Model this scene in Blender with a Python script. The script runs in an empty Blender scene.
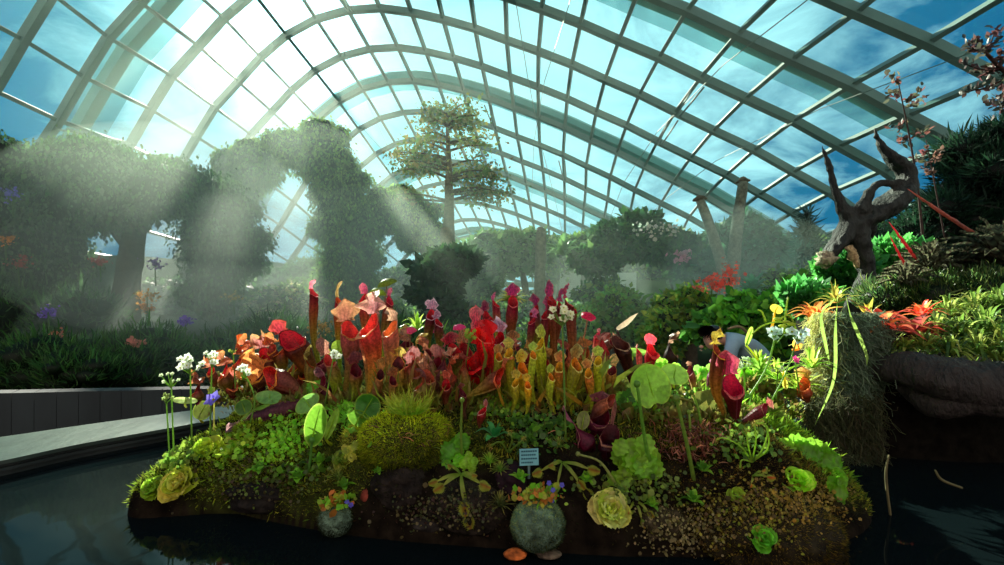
import bpy, math, random
import numpy as np
from mathutils import Vector, Matrix
PI = math.pi
rng = np.random.default_rng(7)
random.seed(7)
SC = bpy.context.scene
COL = SC.collection
F, CX, HOR, CAMZ = 480.0, 502.0, 295.0, 0.55

def at(px, py, Y):
    """world point that stands at depth Y on the sight line read off the photograph"""
    return Vector(((px - CX) / F * Y, Y, CAMZ - (py - HOR) / F * Y))

def c(r, g, b):
    return tuple(((v / 255) / 12.92 if v / 255 < 0.04045 else ((v / 255 + 0.055) / 1.055) ** 2.4) for v in (r, g, b))

def A(x): return np.asarray(x, dtype=float)
def unit(v):
    v = A(v); n = np.linalg.norm(v, axis=-1, keepdims=True); return v / np.maximum(n, 1e-9)
def mixc(a, b, t):
    t = A(t)[..., None]; return A(a) * (1 - t) + A(b) * t

# ------------------------------------------------------------------ tagging
def tag(o, label=None, cat=None, group=None, kind=None):
    if label: o['label'] = label
    if cat: o['category'] = cat
    if group: o['group'] = group
    if kind: o['kind'] = kind
    return o

def empty(name, loc, label=None, cat=None, group=None):
    o = bpy.data.objects.new(name, None); COL.objects.link(o)
    o.location = loc; o.empty_display_size = 0.05
    return tag(o, label, cat, group)

class MB:
    """collects shapes with per-vertex colour, links them as one mesh object"""
    def __init__(s): s.V = []; s.C = []; s.Fs = []; s.n = 0
    def add(s, v, f, col):
        v = A(v).reshape(-1, 3)
        col = A(col)
        if col.ndim == 1: col = np.tile(col, (len(v), 1))
        f = np.asarray(f, dtype=np.int64)
        s.V.append(v); s.C.append(col); s.Fs.append(f + s.n); s.n += len(v)
        return s
    def build(s, name, mat, parent=None, smooth=True, origin=None):
        V = np.concatenate(s.V); Cc = np.concatenate(s.C)
        if parent is not None:
            q = parent
            while q is not None: V = V - A(q.location); q = q.parent
        elif origin is None:
            origin = (V.min(0) + V.max(0)) / 2; origin[2] = V[:, 2].min()
        if parent is None:
            V = V - A(origin)
        me = bpy.data.meshes.new(name)
        me.vertices.add(len(V)); me.vertices.foreach_set('co', V.astype(np.float32).ravel())
        sizes = np.concatenate([np.full(len(f), f.shape[1]) for f in s.Fs])
        loops = np.concatenate([f.ravel() for f in s.Fs])
        me.loops.add(len(loops)); me.loops.foreach_set('vertex_index', loops.astype(np.int32))
        me.polygons.add(len(sizes))
        me.polygons.foreach_set('loop_start', np.concatenate([[0], np.cumsum(sizes)[:-1]]).astype(np.int32))
        me.polygons.foreach_set('loop_total', sizes.astype(np.int32))
        me.polygons.foreach_set('use_smooth', np.full(len(sizes), smooth))
        at_ = me.color_attributes.new('Col', 'FLOAT_COLOR', 'POINT')
        at_.data.foreach_set('color', np.c_[np.clip(Cc, 0, 1.5), np.ones(len(Cc))].astype(np.float32).ravel())
        me.update(calc_edges=True); me.validate()
        me.materials.append(mat)
        o = bpy.data.objects.new(name, me); COL.objects.link(o)
        if parent is not None: o.parent = parent
        else: o.location = origin
        return o

# ------------------------------------------------------------------ shape helpers
def smooth_path(pts, n):
    """Catmull-Rom through the points"""
    P = A(pts)
    if len(P) == 2: 
        t = np.linspace(0, 1, n)[:, None]; return P[0] * (1 - t) + P[1] * t
    Q = np.vstack([2 * P[0] - P[1], P, 2 * P[-1] - P[-2]])
    out = []
    for u in np.linspace(0, len(P) - 1 - 1e-6, n):
        i = int(u); t = u - i
        a, b, d, e = Q[i], Q[i + 1], Q[i + 2], Q[i + 3]
        out.append(0.5 * (2 * b + (d - a) * t + (2 * a - 5 * b + 4 * d - e) * t * t + (3 * b - a - 3 * d + e) * t ** 3))
    return A(out)

def frames(P, ref=(0.3, -1, 0.2)):
    T = unit(np.gradient(P, axis=0))
    s = A(ref, )
    N = []
    for t in T:
        s = s - np.dot(s, t) * t
        if np.linalg.norm(s) < 1e-4: s = np.cross(t, (1, 0.2, 0.1))
        s = s / np.linalg.norm(s); N.append(s)
    N = A(N); return T, N, np.cross(T, N)

def grid_faces(n, m, closed=True):
    f = []
    for i in range(n - 1):
        for j in range(m if closed else m - 1):
            k = (j + 1) % m
            f.append((i * m + j, i * m + k, (i + 1) * m + k, (i + 1) * m + j))
    return f

def tube(mb, pts, rad, col, ring=8, n=None, ref=(0.3, -1, 0.2), wob=0.0, cap=True, flat=1.0):
    """pts smooth path, rad list, col one colour or one per path point"""
    n = n or max(len(pts) * 3, 4)
    P = smooth_path(pts, n) if len(pts) > 1 else A(pts)
    R = np.interp(np.linspace(0, 1, n), np.linspace(0, 1, len(np.atleast_1d(rad))), np.atleast_1d(rad))
    T, N, B = frames(P, ref)
    a = np.linspace(0, 2 * PI, ring, endpoint=False)
    rr = R[:, None] * (1 + wob * rng.normal(size=(n, ring)))
    V = P[:, None] + rr[..., None] * (np.cos(a)[None, :, None] * N[:, None] + flat * np.sin(a)[None, :, None] * B[:, None])
    cc = A(col)
    if cc.ndim == 2:
        k = np.linspace(0, 1, len(cc)); cc = np.stack([np.interp(np.linspace(0, 1, n), k, cc[:, q]) for q in range(3)], 1)
        cc = np.repeat(cc, ring, 0)
    mb.add(V.reshape(-1, 3), grid_faces(n, ring), cc)
    if cap:
        b = mb.n - n * ring
        mb.Fs.append(np.array([list(range(b, b + ring))[::-1]]))
        mb.Fs.append(np.array([list(range(b + (n - 1) * ring, b + n * ring))]))
    return P

def scatter(mb, tv, tf, pos, axis, nrm, scale, col, tip=None, sx=None):
    """copy a template blade (x width, y length, z normal) to every pos; col (n,3)"""
    pos = A(pos); n = len(pos)
    if n == 0: return
    y = unit(axis); z = A(nrm); z = unit(z - (z * y).sum(1, keepdims=True) * y); x = np.cross(y, z)
    sc_ = np.broadcast_to(A(scale).reshape(-1, 1, 1) if np.ndim(scale) else A([[[scale]]]), (n, 1, 1))
    tv = A(tv)
    sxx = 1.0 if sx is None else A(sx).reshape(-1, 1, 1)
    V = pos[:, None] + sc_ * (tv[None, :, 0:1] * x[:, None] * sxx + tv[None, :, 1:2] * y[:, None] + tv[None, :, 2:3] * z[:, None])
    m = len(tv)
    tf = np.asarray(tf)
    Fc = (tf[None] + (np.arange(n) * m)[:, None, None]).reshape(-1, tf.shape[1])
    Cc = np.repeat(A(col), m, 0)
    if tip is not None:
        w = np.tile(tv[:, 1] / max(tv[:, 1].max(), 1e-6), n)[:, None]
        Cc = Cc * (1 - w) + np.repeat(A(np.broadcast_to(tip, (n, 3))), m, 0) * w
    mb.add(V.reshape(-1, 3), Fc, Cc)

LEAF1 = ([(0, 0, 0), (0.32, 0.45, 0.06), (0, 1, 0), (-0.32, 0.45, 0.06)], [(0, 1, 2, 3)])
NEEDLE = ([(-0.05, 0, 0), (0.05, 0, 0), (0.03, 0.6, 0.05), (0, 1, 0.2)], [(0, 1, 2, 3)])
ROUND = ([(0, 0, 0), (0.4, 0.25, 0.07), (0.46, 0.62, 0.1), (0, 1, 0.03), (-0.46, 0.62, 0.1), (-0.4, 0.25, 0.07)], [(0, 1, 2, 3), (0, 3, 4, 5)])
BLADE = ([(-0.045, 0, 0), (0.045, 0, 0), (0.05, 0.4, 0.12), (-0.05, 0.4, 0.12), (0.03, 0.75, 0.1), (-0.03, 0.75, 0.1), (0, 1, -0.05), (0, 1, -0.05)],
         [(0, 1, 2, 3), (3, 2, 4, 5), (5, 4, 6, 7)])

def jit(base, n, amt=0.25, hue=0.1):
    """n shades of a colour (or blended between several colours)"""
    base = A(base)
    if base.ndim == 2: b = base[rng.integers(0, len(base), n)]
    else: b = np.tile(base, (n, 1))
    k = np.exp(rng.normal(0, amt, (n, 1)))
    return np.clip(b * k * (1 + rng.normal(0, hue, (n, 3))), 0.001, 1.2)

def noise3(P, s, seed=0):
    """cheap smooth pseudo noise -1..1"""
    P = A(P) * s + seed * 13.7
    x, y, z = P[..., 0], P[..., 1], P[..., 2]
    return (np.sin(x * 1.7 + 1.3 * np.sin(y * 1.1 + 0.7)) + np.sin(y * 1.9 + 1.1 * np.sin(z * 1.3 + 2.1)) + np.sin(z * 2.1 + 1.2 * np.sin(x * 1.5 + 0.3))
            + 0.5 * np.sin(x * 4.1 + y * 3.3) + 0.5 * np.sin(y * 4.7 - z * 3.9)) / 4

def sphere_grid(n=10, m=16):
    th = np.linspace(0.02, PI - 0.02, n); ph = np.linspace(0, 2 * PI, m, endpoint=False)
    T, Ph = np.meshgrid(th, ph, indexing='ij')
    return np.stack([np.sin(T) * np.cos(Ph), np.sin(T) * np.sin(Ph), np.cos(T)], -1).reshape(-1, 3), grid_faces(n, m)

def lump(mb, cen, r, col, amp=0.15, s=2.0, n=14, m=22, seed=0, dark=0.0):
    D, f = sphere_grid(n, m)
    k = 1 + amp * noise3(D, s, seed) + amp * 0.5 * noise3(D, s * 2.7, seed + 3) + amp * .3 * noise3(D, s * 8, seed + 9)
    V = A(cen) + D * k[:, None] * A(r)
    cc = A(col) * (1 + 0.35 * noise3(D, s * 3, seed + 5))[:, None]
    mb.add(V, f, cc)

def foliage(mb, blobs, n, size, cols, mode='random', core=None, fuzz=0.22, tmpl=None, seed=0, corek=0.84, lumpy=0):
    """leaves over the skins of ellipsoids; blobs rows (x,y,z,rx,ry,rz)"""
    B = A(blobs).reshape(-1, 6)
    if lumpy:      # break each mass into lobes so the outline is a real crown, not a ball
        out = []
        for b in B:
            out.append(np.r_[b[:3], b[3:] * .80])
            for q in range(lumpy):
                d = unit(rng.normal(size=3) + A((0, -.25, .25))); k = rng.uniform(.26, .46)
                out.append(np.r_[b[:3] + d * b[3:] * .82, np.full(3, b[3:].mean() * k) * A((1.25, 1, .8))])
        B = A(out)
    ar = (B[:, 3] * B[:, 5] + B[:, 4] * B[:, 5] + B[:, 3] * B[:, 4]); ar = ar / ar.sum()
    idx = rng.choice(len(B), n, p=ar)
    D = unit(rng.normal(size=(n, 3)))
    k = 1 + 0.16 * noise3(D, 2.6, seed) + 0.10 * noise3(D * 1.0 + B[idx, :3], 5.5, seed) + fuzz * (rng.random(n) - 0.65) + (rng.random(n) < .06) * rng.random(n) * fuzz * 1.1
    P = B[idx, :3] + D * B[idx, 3:] * k[:, None]
    if mode == 'hang': ax = D * 0.35 + rng.normal(0, .25, (n, 3)) + A((0, 0, -1))
    elif mode == 'up': ax = D * 0.7 + rng.normal(0, .35, (n, 3)) + A((0, 0, .8))
    elif mode == 'out': ax = D + rng.normal(0, .35, (n, 3)) + A((0, 0, .1))
    else: ax = D * 0.5 + rng.normal(0, .8, (n, 3)) + A((0, 0, -.2))
    nr = rng.normal(size=(n, 3)) + D * 0.8 + A((0, 0, .6))
    t = tmpl or LEAF1
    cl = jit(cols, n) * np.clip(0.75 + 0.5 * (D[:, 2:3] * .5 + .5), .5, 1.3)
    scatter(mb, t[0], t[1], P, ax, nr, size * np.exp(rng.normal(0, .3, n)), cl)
    if core is not None:  # dark inner lumps added to block light and views through the leaves
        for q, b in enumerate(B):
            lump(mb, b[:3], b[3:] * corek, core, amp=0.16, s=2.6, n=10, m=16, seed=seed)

# ------------------------------------------------------------------ materials
def newmat(name):
    m = bpy.data.materials.new(name); m.use_nodes = True
    nt = m.node_tree; nt.nodes.clear()
    out = nt.nodes.new('ShaderNodeOutputMaterial')
    return m, nt, out
def N(nt, t, **kw):
    n = nt.nodes.new(t)
    for k, v in kw.items():
        if k in n.inputs: n.inputs[k].default_value = v
        else: setattr(n, k, v)
    return n
def L(nt, a, b): nt.links.new(a, b)

def plant_mat(name, rough=0.5, trans=0.45, spec=0.4, spots=0.25, nscale=60.0, bump=0.25, gain=1.0):
    m, nt, out = newmat(name)
    a = N(nt, 'ShaderNodeAttribute', attribute_name='Col')
    tc = N(nt, 'ShaderNodeTexCoord')
    no = N(nt, 'ShaderNodeTexNoise', Scale=nscale, Detail=3.0)
    L(nt, tc.outputs['Object'], no.inputs['Vector'])
    mr = N(nt, 'ShaderNodeMapRange'); mr.inputs['From Min'].default_value = 0.3; mr.inputs['From Max'].default_value = 0.7
    mr.inputs['To Min'].default_value = (1 - spots) * gain; mr.inputs['To Max'].default_value = (1 + spots) * gain
    L(nt, no.outputs['Fac'], mr.inputs['Value'])
    mu = N(nt, 'ShaderNodeVectorMath', operation='SCALE')
    L(nt, a.outputs['Color'], mu.inputs[0]); L(nt, mr.outputs['Result'], mu.inputs['Scale'])
    bs = N(nt, 'ShaderNodeBsdfPrincipled'); bs.inputs['Roughness'].default_value = rough
    bs.inputs['Specular IOR Level'].default_value = spec
    L(nt, mu.outputs[0], bs.inputs['Base Color'])
    if bump:
        bp = N(nt, 'ShaderNodeBump', Strength=bump, Distance=0.01); L(nt, no.outputs['Fac'], bp.inputs['Height']); L(nt, bp.outputs[0], bs.inputs['Normal'])
    if trans:
        tr = N(nt, 'ShaderNodeBsdfTranslucent')
        g = N(nt, 'ShaderNodeGamma', Gamma=0.72); L(nt, mu.outputs[0], g.inputs['Color']); L(nt, g.outputs[0], tr.inputs['Color'])
        mx = N(nt, 'ShaderNodeMixShader', Fac=trans)
        L(nt, bs.outputs[0], mx.inputs[1]); L(nt, tr.outputs[0], mx.inputs[2]); L(nt, mx.outputs[0], out.inputs[0])
    else: L(nt, bs.outputs[0], out.inputs[0])
    return m

def solid_mat(name, col, rough=0.7, metal=0.0, nscale=8.0, var=0.3, bump=0.4, stretch=(1, 1, 1), spec=0.4, dist=0.02):
    m, nt, out = newmat(name)
    tc = N(nt, 'ShaderNodeTexCoord'); mp = N(nt, 'ShaderNodeMapping'); mp.inputs['Scale'].default_value = stretch
    L(nt, tc.outputs['Object'], mp.inputs['Vector'])
    no = N(nt, 'ShaderNodeTexNoise', Scale=nscale, Detail=6.0, Roughness=0.6); L(nt, mp.outputs[0], no.inputs['Vector'])
    cr = N(nt, 'ShaderNodeValToRGB'); cr.color_ramp.elements[0].position = 0.3; cr.color_ramp.elements[1].position = 0.7
    cr.color_ramp.elements[0].color = (*[v * (1 - var) for v in col], 1); cr.color_ramp.elements[1].color = (*[min(1, v * (1 + var)) for v in col], 1)
    L(nt, no.outputs['Fac'], cr.inputs[0])
    bs = N(nt, 'ShaderNodeBsdfPrincipled'); bs.inputs['Roughness'].default_value = rough; bs.inputs['Metallic'].default_value = metal
    bs.inputs['Specular IOR Level'].default_value = spec
    L(nt, cr.outputs[0], bs.inputs['Base Color'])
    if bump:
        bp = N(nt, 'ShaderNodeBump', Strength=bump, Distance=dist); L(nt, no.outputs['Fac'], bp.inputs['Height']); L(nt, bp.outputs[0], bs.inputs['Normal'])
    L(nt, bs.outputs[0], out.inputs[0])
    return m

M_LEAF = plant_mat('wet_leaf', rough=0.38, trans=0.55, spec=0.5, spots=0.25, nscale=90, gain=1.3)
M_FAR = plant_mat('far_leaf', rough=0.6, trans=0.4, spec=0.3, spots=0.3, nscale=3, bump=0)
M_PITCH = plant_mat('pitcher_skin', rough=0.36, trans=0.6, spec=0.4, spots=0.45, nscale=160, bump=0.2, gain=1.4)
M_FLOWER = plant_mat('petal', rough=0.6, trans=0.5, spec=0.2, spots=0.08, nscale=50, bump=0)
M_MOSS = plant_mat('moss', rough=0.85, trans=0.35, spec=0.1, spots=0.35, nscale=40, bump=0, gain=1.25)
M_SOIL = plant_mat('peat_soil', rough=0.9, trans=0.0, spec=0.04, spots=0.6, nscale=30, bump=0.9)
M_ROCK = plant_mat('rock', rough=0.8, trans=0.0, spec=0.15, spots=0.75, nscale=45, bump=1.0)
M_BARK = plant_mat('bark', rough=0.8, trans=0.0, spec=0.25, spots=0.5, nscale=14, bump=0.8)
M_CLOTH = plant_mat('cloth', rough=0.9, trans=0.0, spec=0.1, spots=0.12, nscale=30, bump=0.3)
M_SKIN = plant_mat('skin', rough=0.55, trans=0.0, spec=0.3, spots=0.05, nscale=30, bump=0)
M_STEEL = solid_mat('painted_steel', c(78, 104, 96), rough=0.5, var=0.08, nscale=1.5, bump=0.0)
M_OUTER = solid_mat('outer_arch_steel', c(150, 190, 185), rough=0.6, var=0.1, nscale=1.0, bump=0.0)
M_SLATE = solid_mat('slate_wall', c(40, 50, 52), rough=0.75, var=0.35, nscale=3.0, bump=0.4, stretch=(1.2, 1.2, 0.35))
M_LEDGE = solid_mat('wet_stone_ledge', c(56, 70, 64), rough=0.28, var=0.35, nscale=5.0, bump=0.15, stretch=(2.2, 1, 1), spec=0.6)
M_FLOOR = solid_mat('ground', c(28, 40, 20), rough=1.0, var=0.5, nscale=2.0, spec=0.0)
M_LOG = solid_mat('driftwood', c(40, 37, 32), rough=0.62, var=0.6, nscale=9.0, bump=1.0, stretch=(3.2, 3.2, 0.8), dist=0.05)

def glass_mat():
    m, nt, out = newmat('roof_glass')
    t = N(nt, 'ShaderNodeBsdfTransparent'); t.inputs[0].default_value = (0.52, 0.90, 0.92, 1)
    g = N(nt, 'ShaderNodeBsdfGlossy', Roughness=0.02); g.inputs[0].default_value = (0.9, 1, 1, 1)
    mx = N(nt, 'ShaderNodeMixShader', Fac=0.05)
    L(nt, t.outputs[0], mx.inputs[1]); L(nt, g.outputs[0], mx.inputs[2]); L(nt, mx.outputs[0], out.inputs[0])
    return m
def fin_mat():
    m, nt, out = newmat('outer_fin')
    t = N(nt, 'ShaderNodeBsdfTransparent'); t.inputs[0].default_value = (0.6, 0.85, 0.83, 1)
    g = N(nt, 'ShaderNodeBsdfDiffuse'); g.inputs[0].default_value = (*c(120, 175, 170), 1)
    mx = N(nt, 'ShaderNodeMixShader', Fac=0.35)
    L(nt, t.outputs[0], mx.inputs[1]); L(nt, g.outputs[0], mx.inputs[2]); L(nt, mx.outputs[0], out.inputs[0])
    return m
def water_mat():
    m, nt, out = newmat('dark_pond_water')
    tc = N(nt, 'ShaderNodeTexCoord'); no = N(nt, 'ShaderNodeTexNoise', Scale=5.0, Detail=2.0)
    L(nt, tc.outputs['Object'], no.inputs['Vector'])
    bp = N(nt, 'ShaderNodeBump', Strength=0.05, Distance=0.02); L(nt, no.outputs['Fac'], bp.inputs['Height'])
    bs = N(nt, 'ShaderNodeBsdfPrincipled'); bs.inputs['Base Color'].default_value = (0.003, 0.006, 0.007, 1)
    bs.inputs['Roughness'].default_value = 0.04; bs.inputs['IOR'].default_value = 1.2; bs.inputs['Specular IOR Level'].default_value = 0.15
    L(nt, bp.outputs[0], bs.inputs['Normal']); L(nt, bs.outputs[0], out.inputs[0])
    return m
def haze_mat(name, dens, col, g=0.45):
    m, nt, out = newmat(name)
    v = N(nt, 'ShaderNodeVolumeScatter', Density=dens, Anisotropy=g); v.inputs['Color'].default_value = (*col, 1)
    L(nt, v.outputs[0], out.inputs['Volume'])
    return m

# ------------------------------------------------------------------ camera, world, sun
cam = bpy.data.cameras.new('camera'); cam_o = bpy.data.objects.new('camera', cam); COL.objects.link(cam_o)
cam_o.location = (0, 0, CAMZ); cam_o.rotation_euler = (PI / 2, 0, 0)
cam.lens = F / 1004 * 36; cam.sensor_width = 36; cam.shift_y = (HOR - 282.5) / 1004; cam.clip_end = 500; cam.clip_start = 0.02
SC.camera = cam_o
SUN = Vector((-0.475, 1.0, 0.57)).normalized()
sun = bpy.data.lights.new('sun', 'SUN'); sun.energy = 24.0; sun.angle = math.radians(0.6); sun.color = (1.0, 0.62, 0.47)
sun_o = bpy.data.objects.new('sun', sun); COL.objects.link(sun_o); sun_o.rotation_euler = SUN.to_track_quat('Z', 'Y').to_euler(); sun_o.location = SUN * 80

def world():
    w = bpy.data.worlds.new('sky'); SC.world = w; w.use_nodes = True
    nt = w.node_tree; nt.nodes.clear(); out = nt.nodes.new('ShaderNodeOutputWorld')
    tc = N(nt, 'ShaderNodeTexCoord')
    nz = N(nt, 'ShaderNodeVectorMath', operation='NORMALIZE'); L(nt, tc.outputs['Generated'], nz.inputs[0])
    dt = N(nt, 'ShaderNodeVectorMath', operation='DOT_PRODUCT'); L(nt, nz.outputs[0], dt.inputs[0]); dt.inputs[1].default_value = SUN
    # clear teal-blue sky; unseen bright area added behind the camera as fill light; thin white cloud field ahead
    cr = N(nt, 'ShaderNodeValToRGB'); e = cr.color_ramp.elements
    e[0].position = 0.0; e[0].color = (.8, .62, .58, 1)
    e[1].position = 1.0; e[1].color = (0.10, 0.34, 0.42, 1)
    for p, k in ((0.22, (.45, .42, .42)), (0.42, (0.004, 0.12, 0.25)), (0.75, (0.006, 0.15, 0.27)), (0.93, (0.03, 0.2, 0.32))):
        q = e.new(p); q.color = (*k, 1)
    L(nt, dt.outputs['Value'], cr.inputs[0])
    sx = N(nt, 'ShaderNodeSeparateXYZ'); L(nt, nz.outputs[0], sx.inputs[0])
    ad = N(nt, 'ShaderNodeMath', operation='ADD'); L(nt, sx.outputs['Z'], ad.inputs[0]); ad.inputs[1].default_value = 0.25
    ab = N(nt, 'ShaderNodeMath', operation='MAXIMUM'); L(nt, ad.outputs[0], ab.inputs[0]); ab.inputs[1].default_value = 0.12
    dv = N(nt, 'ShaderNodeMath', operation='DIVIDE'); dv.inputs[0].default_value = 1.0; L(nt, ab.outputs[0], dv.inputs[1])
    pr = N(nt, 'ShaderNodeVectorMath', operation='SCALE'); L(nt, nz.outputs[0], pr.inputs[0]); L(nt, dv.outputs[0], pr.inputs['Scale'])
    no = N(nt, 'ShaderNodeTexNoise', Scale=2.6, Detail=7.0, Roughness=0.62, Distortion=0.5); L(nt, pr.outputs[0], no.inputs['Vector'])
    # cloud field densest ahead, thinning to either side
    cd = N(nt, 'ShaderNodeVectorMath', operation='DOT_PRODUCT'); L(nt, nz.outputs[0], cd.inputs[0]); cd.inputs[1].default_value = Vector((-0.02, 1, 0.42)).normalized()
    mr = N(nt, 'ShaderNodeMapRange'); L(nt, cd.outputs['Value'], mr.inputs['Value']); mr.inputs['From Min'].default_value = 0.70; mr.inputs['From Max'].default_value = 1.0
    mr.inputs['To Min'].default_value = -0.16; mr.inputs['To Max'].default_value = 0.30
    sm = N(nt, 'ShaderNodeMath', operation='ADD'); L(nt, no.outputs['Fac'], sm.inputs[0]); L(nt, mr.outputs[0], sm.inputs[1])
    c2 = N(nt, 'ShaderNodeValToRGB'); c2.color_ramp.elements[0].position = 0.42; c2.color_ramp.elements[1].position = 0.78
    c2.color_ramp.elements[0].color = (0, 0, 0, 1); c2.color_ramp.elements[1].color = (0.9, 0.9, 0.9, 1)
    L(nt, sm.outputs[0], c2.inputs[0])
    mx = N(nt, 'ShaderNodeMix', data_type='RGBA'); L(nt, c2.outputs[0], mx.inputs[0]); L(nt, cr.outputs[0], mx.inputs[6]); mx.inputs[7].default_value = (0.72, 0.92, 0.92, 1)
    # aureole
    pw = N(nt, 'ShaderNodeMath', operation='POWER'); mxx = N(nt, 'ShaderNodeMath', operation='MAXIMUM'); L(nt, dt.outputs['Value'], mxx.inputs[0]); mxx.inputs[1].default_value = 0
    L(nt, mxx.outputs[0], pw.inputs[0]); pw.inputs[1].default_value = 130
    m2 = N(nt, 'ShaderNodeMath', operation='MULTIPLY'); L(nt, pw.outputs[0], m2.inputs[0]); m2.inputs[1].default_value = 3.5
    a2 = N(nt, 'ShaderNodeMix', data_type='RGBA', blend_type='ADD'); a2.inputs[0].default_value = 1.0
    L(nt, mx.outputs[2], a2.inputs[6]); L(nt, m2.outputs[0], a2.inputs[7])
    gm = N(nt, 'ShaderNodeMapRange'); L(nt, sx.outputs['Z'], gm.inputs['Value']); gm.inputs['From Min'].default_value = -0.06; gm.inputs['From Max'].default_value = 0.03
    gx = N(nt, 'ShaderNodeMix', data_type='RGBA'); L(nt, gm.outputs[0], gx.inputs[0]); gx.inputs[6].default_value = (0.05, 0.09, 0.07, 1); L(nt, a2.outputs[2], gx.inputs[7])
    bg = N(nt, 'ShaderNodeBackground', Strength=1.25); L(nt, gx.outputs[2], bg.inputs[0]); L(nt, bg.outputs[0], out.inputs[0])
world()

# ------------------------------------------------------------------ the glass vault
def vault():
    S = 4.0
    X = A([-5.27, -4.953, -4.671, -4.39, -4.02, -3.677, -3.27, -2.8, -2.298, -1.803, -1.323, -0.845, -0.374, 0.084, 0.536, 1.003, 1.458, 1.923, 2.394, 2.887, 3.407, 3.885, 4.345])
    Z = A([1.479, 1.935, 2.421, 2.87, 3.259, 3.624, 3.949, 4.177, 4.286, 4.289, 4.195, 4.057, 3.891, 3.693, 3.503, 3.288, 3.049, 2.816, 2.546, 2.272, 1.988, 1.676, 1.381])
    lx, lz = [], []
    for k in range(1, 5): lx.append(-5.27 - 0.27 * k + 0.01 * k * k); lz.append(1.479 - 0.46 * k)
    X = np.concatenate([lx[::-1], X, [4.78, 5.18, 5.54, 5.86]]); Z = np.concatenate([lz[::-1], Z, [1.02, 0.6, 0.15, -0.33]])
    Y = list(A([4.235, 4.921, 5.782, 6.653, 7.625, 8.644, 9.66, 10.554, 11.594]))
    G = [1.049, 1.028, 1.006, 1, 1.005, 1.011, 1.015, 1.018, 1.021]
    Cc = [0.012, -0.065, -0.025, 0, 0.062, 0.148, 0.241, 0.38, 0.519]
    H = [0.07, 0.052, 0.063, 0, -0.1, -0.237, -0.445, -0.719, -0.971]
    for k in range(7):
        Y.insert(0, Y[0] - 0.85); G.insert(0, 1.05); Cc.insert(0, 0.0); H.insert(0, 0.07)
    hs = -0.27
    for k in range(11):
        hs -= 0.0; Y.append(Y[-1] + 1.0); G.append(G[-1] - 0.012 - 0.006 * k); Cc.append(Cc[-1] + 0.15); H.append(H[-1] + hs * 0.95)
    def P(i, j, off=0.0):
        x = np.interp(i, range(len(X)), X); z = np.interp(i, range(len(Z)), Z)
        g, cc, h, y = (np.interp(j, range(len(Y)), q) for q in (G, Cc, H, Y))
        if off:
            dx = np.interp(i + .5, range(len(X)), X) - np.interp(i - .5, range(len(X)), X); dz = np.interp(i + .5, range(len(X)), Z) - np.interp(i - .5, range(len(X)), Z)
            l = math.hypot(dx, dz); x += -dz / l * off / S; z += dx / l * off / S
        return A((x * g + cc, y - 0.1014 * x + 0.0604 * z, z * g + h)) * S + A((0, 0, CAMZ))
    nI, nJ = len(X), len(Y)
    G3 = A([[P(i, j) for i in range(nI)] for j in range(nJ)])
    cen = lambda j: A((G3[j, :, 0].mean(), G3[j, :, 1].mean(), 2.0))
    def bar(mb, a, b, n, w, h, col):
        t = unit(b - a); n = unit(n - np.dot(n, t) * t); s = np.cross(t, n)
        V = [p + s * sx * w / 2 + n * sz * h / 2 for p in (a, b) for sx, sz in ((-1, -1), (1, -1), (1, 1), (-1, 1))]
        mb.add(V, [(0, 3, 2, 1), (4, 5, 6, 7), (0, 1, 5, 4), (1, 2, 6, 5), (2, 3, 7, 6), (3, 0, 4, 7)], col)
    white = (1, 1, 1)
    def nrm(j, i):
        i0, i1 = max(i - 1, 0), min(i + 1, nI - 1); j0, j1 = max(j - 1, 0), min(j + 1, nJ - 1)
        return unit(np.cross(G3[j1, i] - G3[j0, i], G3[j, i1] - G3[j, i0]))
    for j in range(nJ):
        mb = MB()
        # a swept rectangular rib, inward of the glass
        ring = []
        for i in range(nI):
            n = nrm(j, i); n = n if np.dot(n, cen(j) - G3[j, i]) > 0 else -n
            i0, i1 = max(i - 1, 0), min(i + 1, nI - 1)
            t = unit(G3[j, i1] - G3[j, i0]); s = np.cross(t, n)
            w, d = 0.30, 0.36
            for sx, sz in ((-1, 0), (1, 0), (1, 1), (-1, 1)): ring.append(G3[j, i] + s * sx * w / 2 + n * (0.03 + sz * d))
        mb.add(ring, grid_faces(nI, 4), white)
        # small glazing clips hanging from the rib
        if 6 < j < 18:
            for i in range(4, nI - 4):
                q = (G3[j, i] + G3[j, i + 1]) / 2; n = nrm(j, i); n = n if np.dot(n, cen(j) - q) > 0 else -n
                dj = unit(G3[min(j + 1, nJ - 1), i] - G3[j, i])
                bar(mb, q + dj * 0.15, q + dj * 0.36, n, 0.09, 0.16, white)
        o = mb.build('ceiling_arch_rib', M_STEEL, smooth=False); tag(o, kind='structure')
    for i in range(nI):
        mb = MB()
        for j in range(nJ - 1):
            n = nrm(j, i); n = n if np.dot(n, cen(j) - G3[j, i]) > 0 else -n
            bar(mb, G3[j, i] + n * 0.16, G3[j + 1, i] + n * 0.16, n, 0.17, 0.24, white)
        o = mb.build('ceiling_purlin', M_STEEL, smooth=False); tag(o, kind='structure')
    mb = MB(); mb.add(G3.reshape(-1, 3), grid_faces(nJ, nI, closed=False), white)
    o = mb.build('ceiling_glass', glass_mat(), smooth=False); tag(o, kind='structure')
    # outer arches standing clear of the glass
    fin = fin_mat()
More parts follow.
